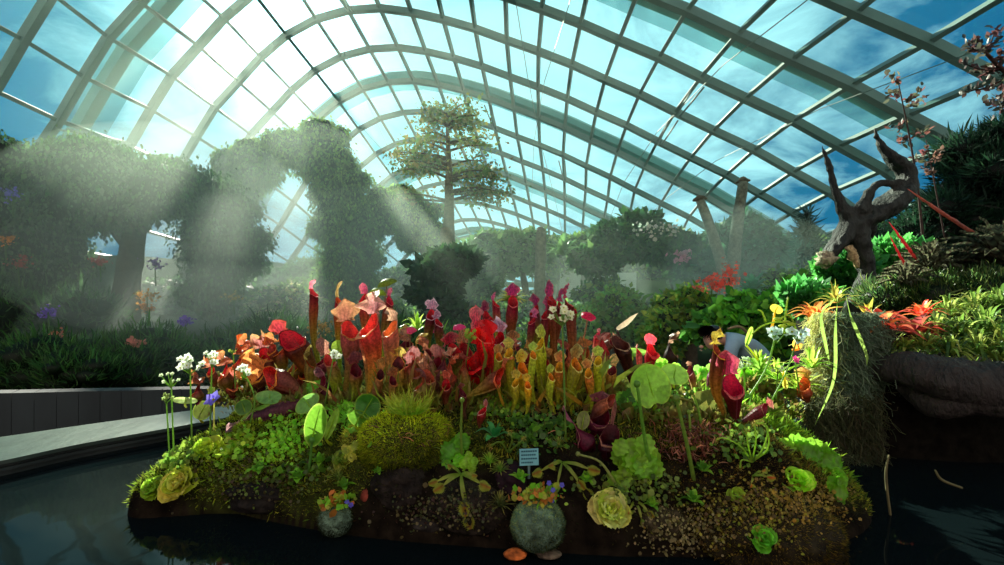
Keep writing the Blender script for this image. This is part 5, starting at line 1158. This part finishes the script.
paddle('lighter lower leaf of the double pair above the moss boulder', 359, 418, 23, 17, c(84, 140, 30), rot=-25, tilt=-.2)
paddle('pale green arrow-shaped leaf by the lone pitcher foot', 308, 403, 26, 16, c(110, 170, 70), rot=35, tilt=.3)
paddle('glossy green leaf lying flat under the left cluster', 270, 397, 30, 11, c(120, 180, 90), rot=-6, tilt=.8)
paddle('round shaded green leaf left of the glossy flat one', 244, 407, 18, 15, c(70, 118, 40), rot=20, tilt=.2)
paddle('long narrow green leaf slanting below the glossy flat one', 256, 412, 30, 7, c(110, 160, 50), rot=30, tilt=.3)
paddle('broad olive leaf at the left edge of the mound', 203, 410, 20, 17, c(96, 110, 30), rot=-30, tilt=.4)
paddle('pale narrow leaf pointing left by the budding stems', 186, 400, 26, 6, c(170, 196, 110), rot=-4, tilt=.5, Y=1.5)
paddle('upright green leaf inside the clump above the double pair', 343, 384, 15, 13, c(120, 170, 60), rot=30, tilt=.2, Y=1.5)
paddle('bluish pale round leaf behind the yellow pitchers', 604, 372, 22, 17, c(120, 176, 130), rot=0, tilt=.4, Y=1.68)
paddle('round grey-green pad above the maroon pointed pitcher', 583, 420, 13, 19, c(130, 140, 80), rot=-10, tilt=.1)
paddle('small lime leaf near the top of the clump', 338, 346, 13, 12, c(160, 200, 50), rot=10, tilt=.2, Y=1.6)
paddle('small yellow-green leaf left of the lime one', 327, 352, 8, 8, c(190, 190, 60), rot=0, tilt=.2, Y=1.6)
paddle('round yellow-green leaf at right among the pitchers', 404, 354, 17, 10, c(190, 200, 50), rot=20, tilt=.2, Y=1.62)
paddle('golden leaf hanging from the bud stalk above the pale blue flowers', 776, 309, 13, 9, c(230, 190, 50), rot=-25, tilt=.2, Y=1.45, base=at(771, 330, 1.45))
paddle('orange leaf hanging beneath the pale blue flowers', 797, 344, 10, 11, c(236, 150, 50), rot=20, tilt=.1, Y=1.42, base=at(792, 350, 1.42))
paddle('curved lime leaf left of the pale blue flowers', 749, 336, 6, 20, c(160, 200, 60), rot=-20, tilt=.1, Y=1.45, base=at(758, 360, 1.45))
paddle('small yellow leaf hanging low right of the person', 785, 384, 6, 10, c(200, 190, 60), rot=0, Y=1.42, base=at(783, 372, 1.42))
# arching bud stalks at top right
mb = MB()
for pts in ([(784, 334), (786, 310), (788, 297)], [(790, 322), (775, 322), (762, 326), (752, 334)], [(766, 322), (762, 312), (758, 310)], [(796, 330), (790, 316), (780, 318)]):
    tube(mb, [at(p[0], p[1], 1.4) for p in pts], [.003, .002], c(150, 176, 60), ring=6, n=10)
for p in ((786, 322), (778, 319), (792, 324), (783, 326)): lump(mb, at(p[0], p[1], 1.4), (.014, .008, .005), c(170, 186, 70), n=7, m=9)
tag(mb.build('bud_stalk', M_LEAF), 'curling yellow-green bud stalks above the pale blue flowers', 'flower stalk')

# ---------------------------------------------------------------- crinkled lettuce-like heads (butterworts) and lobed leaves
def head(label, cx_, cy_, w, h, cols, n=24, ruf=.8, Y=None, name='butterwort', curl=.6, H=None):
    """overlapping cupped crinkled leaves wrapped round a centre"""
    b = hit(cx_, cy_) if Y is None else A(at(cx_, cy_, Y)); Y = b[1]; s = Y / F
    r = empty(name, b + A((0, .01, -h * s * .4)), label, 'butterwort'); cen = b + A((0, 0, 0))
    ax = unit(A((rng.uniform(-.15, .15), -.8, .75)))
    u1 = unit(np.cross(ax, (0, 0, 1))); u2 = np.cross(ax, u1)
    for k in range(n):
        t = (k + .5) / n; a = k * 2.4; el = (1 - t) * 1.35 + .05 + rng.uniform(-.25, .25); a += rng.uniform(-.6, .6)
        d = unit((math.cos(a) * u1 * w / h + math.sin(a) * u2) * math.cos(el) + ax * math.sin(el)); R = (w + h) / 4 * s
        nv, nu = 8, 9; v = np.linspace(0, 1, nv); uu = np.linspace(-1, 1, nu); l = R * (.55 + .55 * t); sd = unit(np.cross(d, ax + A((.01, .02, 0)))); up = np.cross(sd, d)
        wid = l * .62 * np.sin(PI * np.clip(v, .04, .97)) ** .5
        ph = rng.uniform(0, 6)
        V = cen + (d * v[:, None] * l)[:, None] + (uu[None] * wid[:, None])[..., None] * sd + ((curl * v[:, None] ** 2 * l * .45 * (1 - t * .5)) + .3 * uu[None] ** 2 * wid[:, None] + ruf * .12 * l * np.sin(uu[None] * 7 + v[:, None] * 8 + ph) * (v[:, None] > .1))[..., None] * up
        cl = jit(cols, 1, .12, .05)[0]; sh = (.62 + .5 * v[:, None] + .12 * np.abs(uu)[None] + .06 * rng.normal(size=(nv, nu)))[..., None]
        m = MB(); m.add(V.reshape(-1, 3), grid_faces(nv, nu, closed=False), (cl * sh).reshape(-1, 3)); m.build('leaf', M_LEAF, r)
    return r
YGc = [c(196, 206, 60), c(170, 190, 50), c(206, 200, 84)]
head('large crinkled yellow-green head low on the left slope by the water', 180, 485, 38, 36, YGc, 20)
head('crinkled lime head left of the largest low one', 155, 490, 28, 24, [c(140, 180, 40), c(120, 160, 40)], 16)
head('crinkled lime-yellow head beneath the violet-blue flower', 208, 451, 38, 26, [c(190, 214, 50), c(160, 190, 40)], 18)
head('small pale green head at the left rim above the water', 148, 472, 18, 16, [c(140, 160, 50)], 12)
head('pale yellow-green cabbage-like head on the dark front rock', 610, 512, 42, 44, [c(204, 214, 96), c(184, 204, 70), c(214, 214, 130)], 22)
head('green crinkled head at the edge of the moss boulder', 345, 462, 20, 30, [c(140, 160, 50), c(110, 140, 40)], 14)
head('low green rosette at the bottom right of the mound', 762, 540, 30, 28, [c(96, 176, 40), c(120, 196, 50)], 14)
head('small yellow-green rosette on the brown moss at right', 736, 496, 24, 14, [c(150, 180, 50)], 14)
head('bright lime rounded rosette on the right slope', 796, 482, 36, 30, [c(150, 210, 30), c(170, 220, 60)], 14)
head('lime rosette at the far right of the slope', 833, 478, 26, 26, [c(130, 190, 40), c(110, 170, 40)], 12)

def lobed(label, cx_, cy_, w, h, cols, n=14, Y=None, name='lobed_leaf_plant', rot=0, gloss=M_LEAF):
    """overlapping scalloped fronds hanging toward the viewer"""
    b = hit(cx_, cy_) if Y is None else A(at(cx_, cy_, Y)); s = b[1] / F; mb = MB()
    for k in range(n):
        px = cx_ + rng.uniform(-.5, .5) * w * .75; py = cy_ + rng.uniform(-.5, .5) * h * .75; p = A(at(px, py, b[1] - .012 - .02 * rng.random()))
        a = math.radians(rot + rng.uniform(-40, 40) + (px - cx_) / w * 70); sz = (w + h) / 2 * rng.uniform(.3, .46) * s
        d = unit(A((math.sin(a), -.35, -math.cos(a)))); sd = unit(np.cross(d, (0, -1, .4))); up = np.cross(sd, d)
        nv, nu = 12, 9; v = np.linspace(0, 1, nv); uu = np.linspace(-1, 1, nu)
        wid = sz * .5 * np.sin(PI * np.clip(v, .03, .98)) ** .6 * (1 + .16 * np.sin(v * 26))
        V = p + (d * (v[:, None] - .4) * sz * 1.1)[:, None] + (uu[None] * wid[:, None])[..., None] * sd + (.14 * sz * uu[None] ** 2 + .05 * sz * np.sin(v[:, None] * 24) * np.abs(uu)[None] - .25 * sz * v[:, None] ** 2)[..., None] * up
        cl = jit(cols, 1, .15, .05)[0]; sh = (.8 + .25 * np.abs(uu)[None] + .12 * np.sin(v * 24)[:, None])[..., None]
        mb.add(V.reshape(-1, 3), grid_faces(nv, nu, closed=False), (cl * sh).reshape(-1, 3))
    return tag(mb.build(name, gloss), label, 'plant')
lobed('bright lime crinkled fern-like leaves above the yellow cabbage-like head', 636, 462, 48, 58, [c(116, 170, 36), c(140, 186, 50)], 22, rot=10)
lobed('bright green crinkled leaves right of the moss boulder', 452, 452, 34, 40, [c(110, 180, 40), c(90, 160, 40)], 16, rot=-20)
lobed('lime crinkled leaves around the flytrap stem', 466, 462, 26, 22, [c(150, 200, 50)], 10)
lobed('lush lime leaf bank on the right slope', 806, 456, 70, 34, [c(96, 156, 28), c(116, 170, 34)], 26, rot=60)
lobed('lime leaves tailing down the right slope', 838, 494, 22, 40, [c(104, 164, 28)], 10, rot=35)
lobed('green leafy patch beneath the long hanging leaf', 330, 392, 44, 20, [c(110, 180, 40)], 12, rot=-30)
lobed('yellow-green ferny leaves left of the moss boulder', 350, 450, 16, 26, [c(190, 196, 70), c(150, 170, 60)], 12)
lobed('green ferny leaves above the beard moss foot', 760, 380, 50, 24, [c(130, 190, 50), c(100, 160, 40)], 22)
lobed('light green crinkled leaves by the stout red pitcher', 700, 378, 30, 26, [c(130, 190, 60), c(110, 170, 60)], 14)
lobed('small lime leaves right of the big round leaf', 668, 364, 26, 12, [c(130, 190, 50)], 10, Y=1.68)
lobed('green leaf clump between the big round leaf and the dark bulb', 632, 408, 30, 34, [c(130, 196, 60), c(70, 120, 40)], 18)

# small creeping round-leaved patches
def creeping(label, cx_, cy_, w, h, cols, n=260, sz=4.2, rot=0):
    mb = MB(); P_ = []; ra = math.radians(rot)
    for _ in range(n):
        x, y = rng.normal(0, .36, 2); dx = x * w * .8; dy = y * h * .8
        px = cx_ + dx * math.cos(ra) - dy * math.sin(ra); py = cy_ + dx * math.sin(ra) + dy * math.cos(ra); P_.append(hit(px, py))
    P_ = A(P_); k = len(P_); Ys = P_[:, 1].mean() / F
    P_ = P_ + A((0, -.008, .006)) + rng.normal(0, .004, (k, 3))
    scatter(mb, *ROUND, P_, rng.normal(0, 1, (k, 3)) + A((0, -.4, .4)), rng.normal(0, .4, (k, 3)) + A((0, -1, .7)), sz * Ys * np.exp(rng.normal(0, .25, k)), jit(cols, k, .2, .06))
    return tag(mb.build('creeping_leaves', M_LEAF), label, 'ground cover', kind='stuff')
creeping('tiny round bright green leaves trailing down the left slope', 285, 440, 60, 34, [c(120, 190, 40), c(150, 206, 50)], 420, rot=-35)
creeping('tiny round leaves between the left heads', 236, 446, 44, 22, [c(110, 160, 30), c(150, 180, 40)], 260, rot=-30)
creeping('tiny round leaves below the double round leaf', 345, 414, 34, 26, [c(130, 200, 50)], 240)
creeping('tiny leaves in the shade under the left slope', 305, 470, 70, 24, [c(90, 130, 30), c(60, 90, 24)], 220, rot=-20)
creeping('small lime leaves behind the seedling', 500, 408, 50, 26, [c(130, 180, 50), c(80, 120, 40)], 260)
creeping('small leaves below the yellow pitcher group', 540, 430, 70, 40, [c(60, 100, 36), c(90, 140, 40)], 360, sz=4.6)
creeping('small leaves between the lime patch and the stout red pitcher', 745, 440, 60, 40, [c(110, 150, 40), c(80, 120, 40)], 260)
creeping('sparse small leaves on the dark front of the mound', 640, 490, 100, 40, [c(80, 110, 40), c(110, 130, 50)], 260)
creeping('small yellow-green leaves on the right boulder', 745, 515, 110, 60, [c(150, 150, 44), c(120, 100, 40), c(90, 70, 36)], 800, sz=2.8)
creeping('golden crumbs of leaf on the upper right boulder', 800, 500, 90, 40, [c(170, 140, 50), c(130, 110, 40)], 500, sz=2.6)
creeping('pale lichen-like crumbs over the lower right front stone', 680, 530, 80, 44, [c(150, 140, 90), c(110, 104, 60)], 500, sz=2.6)
creeping('tiny leaves over the dark centre front stones', 450, 510, 120, 40, [c(70, 80, 40), c(96, 90, 50), c(60, 40, 30)], 500, sz=2.6)
creeping('tiny olive leaves over the shaded left slope', 250, 480, 120, 36, [c(90, 110, 36), c(70, 60, 30)], 500, sz=2.8)
creeping('small leaves at the left rim above the waterline', 185, 455, 60, 26, [c(80, 120, 30), c(120, 150, 40)], 260, rot=-25)
creeping('small green leaves on the crest behind the big round leaf', 700, 395, 120, 26, [c(110, 170, 50), c(80, 140, 40)], 420, sz=5)

# ---------------------------------------------------------------- moss
def moss(label, region, n, cols, ln, need=.0, up=.6, H=Hm, density=None, w=1.0):
    """fine tufts over part of the mound; region (x0,x1,y0,y1)"""
    ln = ln * .68; n = int(n * 1.5); x = rng.uniform(region[0], region[1], n * 3); y = rng.uniform(region[2], region[3], n * 3)
    k = (moss_amt(x, y) > need) & (H(x, y) > .012); x, y = x[k][:n], y[k][:n]; z = H(x, y); e = .004
    nr = unit(np.stack([-(H(x + e, y) - z) / e, -(H(x, y + e) - z) / e, np.ones_like(x)], 1)); m = len(x)
    P_ = np.stack([x, y, z], 1) - nr * .002
    mb = MB(); scatter(mb, *NEEDLE, P_, nr + rng.normal(0, up, (m, 3)) + A((0, -.1, .1)), rng.normal(size=(m, 3)), ln * np.exp(rng.normal(0, .35, m)), jit(cols, m, .3, .08) , sx=np.full(m, 1.9 * w))
    return tag(mb.build('moss', M_MOSS), label, 'moss', kind='stuff')
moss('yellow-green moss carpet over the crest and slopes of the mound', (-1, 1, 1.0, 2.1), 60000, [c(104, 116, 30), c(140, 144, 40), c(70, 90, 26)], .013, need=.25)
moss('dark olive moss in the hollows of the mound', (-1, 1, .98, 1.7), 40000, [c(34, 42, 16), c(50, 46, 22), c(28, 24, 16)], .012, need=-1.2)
moss('golden brown moss on the right front boulder', (.36, .78, .98, 1.3), 16000, [c(120, 96, 34), c(84, 76, 26), c(50, 44, 20)], .011, need=-.6)
moss('bright green spiky moss along the right shoulder', (.62, .98, 1.3, 1.75), 16000, [c(110, 160, 30), c(140, 180, 40), c(80, 120, 30)], .026, need=-2, up=.4)
moss('bright moss along the left rim', (-.98, -.5, 1.2, 1.6), 14000, [c(110, 140, 30), c(140, 160, 40)], .014, need=-.5)

# moss ball with violets
def mossball(label, px, py, w, cols, flowers, Y, lf=60):
    r, b, R = boulder(label, px, py, w, w * .95, c(90, 116, 96), cols, int(w * w * 7), .0035, Y=Y, name='moss_ball', amp=.05)
    s = Y / F; mb = MB(); n = lf * 4; P_ = b + np.stack([rng.normal(0, w * .2, n) * s, rng.normal(0, w * .15, n) * s, (w * .44 + rng.random(n) * w * .2) * s], 1)
    scatter(mb, *ROUND, P_, rng.normal(size=(n, 3)) + A((0, -.3, .6)), rng.normal(size=(n, 3)) + A((0, -1, .5)), 6.0 * s * np.exp(rng.normal(0, .25, n)), jit([c(120, 190, 40), c(170, 180, 60), c(190, 120, 50)], n, .15), sx=np.full(n, .75)); mb.build('leaves', M_LEAF, r)
    for (fx, fy) in flowers:
        t = A(at(fx, fy, Y - .01)); m = MB(); tube(m, [b + A(((fx - px) * s * .6, 0, R[2])), t], [.0014, .001], c(110, 150, 60), ring=5, n=5); 
        nr = unit(A((.1, -1, .3))); u1 = unit(np.cross(nr, (0, 0, 1))); u2 = np.cross(nr, u1); ang = np.arange(5) * 1.2566 + .3
        mm = MB(); scatter(mm, *ROUND, np.tile(t, (5, 1)), np.cos(ang)[:, None] * u1 + np.sin(ang)[:, None] * u2, np.tile(nr, (5, 1)), 2.8 * s, jit(c(110, 104, 226), 5, .1, .03))
        sk = m.build('stalk', M_LEAF, r); mm.build('flower', M_FLOWER, sk)
mossball('round grey-green moss ball with small violet flowers on top, bottom centre', 538, 525, 54, [c(120, 150, 100), c(150, 166, 90), c(60, 100, 84)], [(549, 483), (553, 490), (562, 485), (553, 500)], 1.02)
mossball('smaller moss ball with blue flowers at the waterline left of the reddish stone', 336, 520, 34, [c(90, 104, 66), c(60, 76, 50)], [(347, 502), (351, 505)], 1.1, 40)
mossball('mossy clump with yellow-green leaves standing in the water at lower left', 262, 542, 24, [c(50, 60, 30)], [(266, 528)], 1.03, 24) if False else None

# ---------------------------------------------------------------- flytraps, sundews, seedlings, label
def flytrap(label, cx_, cy_, sc, traps, Y=None, cols=(c(100, 140, 40), c(150, 160, 50)), inner=c(150, 96, 40)):
    b = hit(cx_, cy_) if Y is None else A(at(cx_, cy_, Y)); s = b[1] / F; r = empty('flytrap', b, label, 'flytrap')
    for (dx, dy, L_, w) in traps:
        tip = b + A((dx, -.03 / s * 1.0, -dy)) * s * A((1, 1, 1)); tip[1] = b[1] - .03
        d = unit(tip - b); m = MB(); ribbon(m, [b, (b + tip) / 2 + A((0, -.006, .006)), tip], w * s * .22, cols[0], n=9, prof=(.35, .8, 1, .9, .35), up=(0, -1, .3), tip=cols[1]); lf = m.build('leaf', M_LEAF, r)
        # two hinged lobes with bristles
        sd = unit(np.cross(d, (0, -1, .2))); up = unit(np.cross(sd, d)); 
        if up[1] > 0: up = -up
        l = L_ * s * .85
        for sg in (-1, 1):
            m = MB(); nv, nu = 9, 6; v = np.linspace(0, 1, nv); uu = np.linspace(0, 1, nu)
            wid = l * .55 * np.sin(PI * np.clip(v, .08, .92)) ** .55
            V = tip + (d * v[:, None] * l)[:, None] + (uu[None] * wid[:, None] * .72)[..., None] * sd * sg + ((uu[None] ** 1.3) * wid[:, None] * .7)[..., None] * up
            cl = mixc(np.tile(A(inner), (nv, nu, 1)), np.tile(A(cols[1]), (nv, nu, 1)), np.clip(uu * 1.4, 0, 1)[None].repeat(nv, 0))
            m.add(V.reshape(-1, 3), grid_faces(nv, nu, closed=False), cl.reshape(-1, 3))
            e = V[:, -1]; 
            for q in range(9): m.add([e[q] - d * l * .02, e[q] + d * l * .02, e[q] + (sd * sg * .35 + up) * l * .28], [(0, 1, 2)], cols[1])
            m.build('trap_lobe', M_LEAF, lf)
    return r
flytrap('flytrap rosette with hanging toothed trap on the dark rock in the centre front', 461, 474, 1, [(-16, 6, 14, 9), (-8, -12, 9, 7), (20, 4, 15, 9), (12, -4, 10, 7), (4, 22, 16, 10), (8, 34, 16, 6), (-22, 2, 11, 8)], Y=1.08)
flytrap('flytrap with oval traps above the violet-topped moss ball', 562, 462, 1, [(-22, 4, 13, 7), (-10, -2, 12, 8), (14, 14, 12, 8), (20, 22, 14, 8), (-6, 16, 9, 6), (24, 2, 14, 8)], Y=1.1)
flytrap('small yellow-green flytrap at the right of the dark front rock', 634, 500, 1, [(4, 14, 9, 6), (10, 6, 9, 6), (-8, 4, 8, 5), (12, 20, 9, 6)], Y=1.06)
flytrap('small orange-lined flytrap on the right mossy slope', 752, 476, 1, [(-8, 2, 10, 6), (8, -4, 10, 6), (2, -10, 9, 6)], inner=c(230, 90, 40))
def sundew(label, cx_, cy_, arms, col=c(150, 190, 60)):
    b = hit(cx_, cy_); s = b[1] / F; r = empty('sundew', b, label, 'sundew')
    for pts in arms:
        m = MB(); P_ = [b] + [A(at(p[0], p[1], b[1] - .02)) for p in pts]; tube(m, P_, [.0022, .0016, .0022], col, ring=6, n=14)
        e = P_[-1]; D = unit(rng.normal(size=(30, 3))); scatter(m, *NEEDLE, e + D * .003, D, rng.normal(size=(30, 3)), .007, np.tile(A(c(200, 170, 70)), (30, 1))); m.build('tentacle_leaf', M_LEAF, r)
sundew('spidery yellow-green sundew on the right slope', 752, 462, [[(740, 446), (724, 438), (716, 440)], [(748, 444), (746, 430)], [(756, 440), (754, 424)], [(762, 450), (768, 430), (762, 422)], [(742, 460), (740, 468)], [(768, 448), (766, 426), (756, 423)]])
sundew('small sundew arms left of the label tag', 508, 452, [[(500, 442), (490, 446)], [(512, 440), (510, 432)], [(518, 444), (524, 438)]], c(110, 140, 50))
rosette('seedling', 'narrow dark glossy-leaved seedling in front of the yellow group', 'seedling', hit(495, 446) + A((0, -.02, .03)), 8, .055, .010, [c(50, 130, 60), c(70, 150, 80)], up=.7)
for (px, py, R, l, cc) in [(490, 462, .035, 'short bright green grassy tuft right of the flytrap', [c(130, 190, 50)]), (500, 470, .03, 'grassy tuft below the seedling', [c(90, 140, 40)]), (340, 478, .04, 'thin green tuft by the moss boulder foot', [c(90, 120, 40)]), (558, 446, .03, 'small ferny tuft left of the oval-trap flytrap', [c(90, 140, 50)]),
                       (820, 432, .05, 'spiky moss-like tuft at the right shoulder', [c(130, 170, 40)]), (500, 505, .04, 'sparse dark grass by the purple stone', [c(60, 80, 40)]), (846, 440, .05, 'dry-tipped tuft at the right end of the mound', [c(130, 140, 60)])]:
    rosette('grass_tuft', l, 'grass', hit(px, py) + A((0, -.01, 0)), 60, R, .0016, cc, up=1.2, droop=.2, tip=A(c(190, 180, 80)))
for (px, py, R, l) in [(300, 478, .035, 'round-leaved green rosette low on the shaded left slope'), (346, 486, .03, 'round-leaved rosette above the smaller moss ball'), (322, 462, .028, 'small round-leaved rosette under the hanging spoon-shaped leaf'), (380, 472, .018, 'tiny green rosette on the shaded side of the moss boulder'),
                       (262, 470, .03, 'green rosette right of the left crinkled heads'), (520, 478, .03, 'small leafy rosette below the plant label'), (585, 480, .028, 'small rosette left of the cabbage-like head'), (700, 470, .03, 'leafy rosette under the reddish-brown leaf patch'), (690, 500, .03, 'small rosette on the right front boulder'), (650, 505, .024, 'little rosette above the pale lichened stone')]:
    rosette('leafy_rosette', l, 'rosette plant', hit(px, py) + A((0, -.015, .004)), 12, R, R * .26, [c(130, 190, 50), c(96, 150, 40)], up=.9, droop=.3)
# red-brown sundew patch
mb = MB(); P_ = A([hit(690 + rng.normal(0, 17), 440 + rng.normal(0, 12)) for _ in range(420)]) + A((0, -.008, .006)); n = len(P_)
scatter(mb, *BLADE, P_, rng.normal(0, .8, (n, 3)) + A((0, -.3, .5)), rng.normal(size=(n, 3)), .022, jit([c(130, 70, 50), c(90, 44, 34), c(176, 120, 90)], n, .3), sx=np.full(n, 1.6))
tag(mb.build('leaf_litter', M_LEAF), 'patch of curled reddish-brown leaves right of the crinkled lime leaf', 'leaves', kind='stuff')
# dry twigs and litter between the plants
mb = MB()
for _ in range(420):
    px = rng.uniform(190, 850); py = rng.uniform(388, 450); p = hit(px, py) + A((0, -.004, .004)); d = unit(rng.normal(0, 1, 3) * A((1, .5, .5))); l = rng.uniform(.01, .035)
    tube(mb, [p, p + d * l * .5 + A((0, 0, .004)), p + d * l], [.0012, .0006], jit([c(150, 110, 70), c(90, 60, 40), c(110, 110, 50)], 1)[0], ring=4, n=4)
tag(mb.build('twig_litter', M_BARK), 'dry twigs and stalks littering the mound between the plants', 'litter', kind='stuff')
# low leaves filling the crest so no bare soil shows between tubes
def crest(label, x0, x1, y0, y1, n, cols, sz, tm=BLADE):
    P_ = A([hit(rng.uniform(x0, x1), rng.uniform(y0, y1), 1.7) for _ in range(n)]); mb = MB(); m = len(P_)
    scatter(mb, *tm, P_, rng.normal(0, .5, (m, 3)) + A((0, -.2, 1)), rng.normal(size=(m, 3)), sz * np.exp(rng.normal(0, .3, m)), jit(cols, m, .25, .08), tip=A(c(120, 110, 40)))
    tag(mb.build('undergrowth', M_LEAF), label, 'undergrowth', kind='stuff')
crest('green and brown undergrowth among the left pitchers', 210, 400, 376, 412, 900, [c(70, 96, 30), c(96, 50, 30), c(90, 120, 40)], .026, LEAF1)
crest('green and brown undergrowth among the middle pitchers', 400, 620, 380, 414, 1100, [c(60, 84, 30), c(90, 50, 30), c(120, 140, 50)], .024, LEAF1)
crest('green undergrowth along the right crest', 620, 830, 382, 424, 1500, [c(90, 140, 40), c(60, 90, 30), c(100, 60, 40)], .026, LEAF1)
crest('slender upright yellow-green blades between the yellow pitchers', 498, 608, 384, 410, 130, [c(180, 200, 50), c(150, 170, 40), c(220, 170, 50)], .085, BLADE)
crest('slender reddish and green blades between the middle pitchers', 396, 500, 380, 408, 150, [c(150, 150, 50), c(150, 80, 50), c(120, 150, 40)], .07, BLADE)
crest('slender olive and rusty blades among the left pitchers', 230, 396, 376, 404, 170, [c(140, 140, 50), c(160, 80, 50), c(110, 140, 40)], .06, BLADE)
# spiky sprays on the right crest behind the beard moss
for (px, py, l) in [(760, 352, 'green spray behind the pale blue flowers'), (800, 372, 'yellow-green spray left of the beard moss'), (778, 362, 'lime spray under the pale blue flowers'), (812, 350, 'green strap spray against the beard moss')]:
    rosette('strappy_plant', l, 'strappy plant', at(px, py + 18, 1.55), 26, .09, .007, [c(130, 180, 50), c(170, 190, 60)], up=1.1, droop=.3)
# yellow sprays further back left of centre
rosette('strappy_plant', 'lime strappy leaves between the largest ruffled and the speckled pitchers', 'strappy plant', at(417, 330, 2.3), 18, .12, .008, [c(150, 190, 60)], up=1.1)

# plant label tag with its faint printed lines
def tagplate():
    b = hit(530, 466) + A((0, -.03, 0)); Y = b[1]; s = Y / F; r = empty('plant_label', b + A((0, 0, -.01)), 'small pale blue printed plant label stuck in the mound below the yellow group', 'label')
    cen = A(at(529, 457, Y)); w, h = 19 * s, 16 * s; t = A((0, .35, 1.0)); t = unit(t); x = A((1, 0, .04)); nn = A((0, -1, .35)) * .0015
    m = MB(); V = [cen + x * sx * w / 2 + t * sz * h / 2 + nn * k for k in (0, 1) for sx, sz in ((-1, -1), (1, -1), (1, 1), (-1, 1))]
    m.add(V, [(0, 3, 2, 1), (4, 5, 6, 7), (0, 1, 5, 4), (1, 2, 6, 5), (2, 3, 7, 6), (3, 0, 4, 7)], c(140, 206, 212)); m.build('plate', M_FLOWER, r, smooth=False)
    m = MB()
    for k, q in enumerate((.34, .12, -.10, -.32)):
        x0, x1 = -.42, [.42, .36, .42, .2][k]; seg = np.linspace(x0, x1, 8)
        for i in range(7):
            g = .012; a = cen + x * w * (seg[i] + g) + t * h * q + nn * 1.5; b2 = cen + x * w * (seg[i + 1] - g) + t * h * q + nn * 1.5
            m.add([a - t * h * .045, b2 - t * h * .045, b2 + t * h * .045, a + t * h * .045], [(0, 1, 2, 3)], c(30, 80, 96))
    m.build('printing', M_FLOWER, r, smooth=False)
    m = MB(); tube(m, [cen + A((0, .004, -.05)), cen + A((0, .002, 0))], [.003, .003], c(120, 150, 150), ring=6, n=4); m.build('stake', M_BARK, r)
tagplate()

# ---------------------------------------------------------------- plants at the waterline, left and front
for (px, py, l) in [(225, 520, 'fine yellow-green water plant fringe at the left waterline'), (300, 540, 'sparse water plant fringe left of the moss balls')]:
    pass
SC.view_settings.view_transform = 'Standard'
SC.view_settings.look = 'None'
SC.view_settings.exposure = 0.25
SC.cycles.use_denoising = True
SC.cycles.max_bounces = 6
SC.cycles.diffuse_bounces = 3
SC.cycles.glossy_bounces = 3
SC.cycles.transmission_bounces = 4
SC.cycles.transparent_max_bounces = 40
SC.cycles.volume_bounces = 3
SC.cycles.sample_clamp_indirect = 4.0
SC.cycles.caustics_reflective = False
SC.cycles.caustics_refractive = False
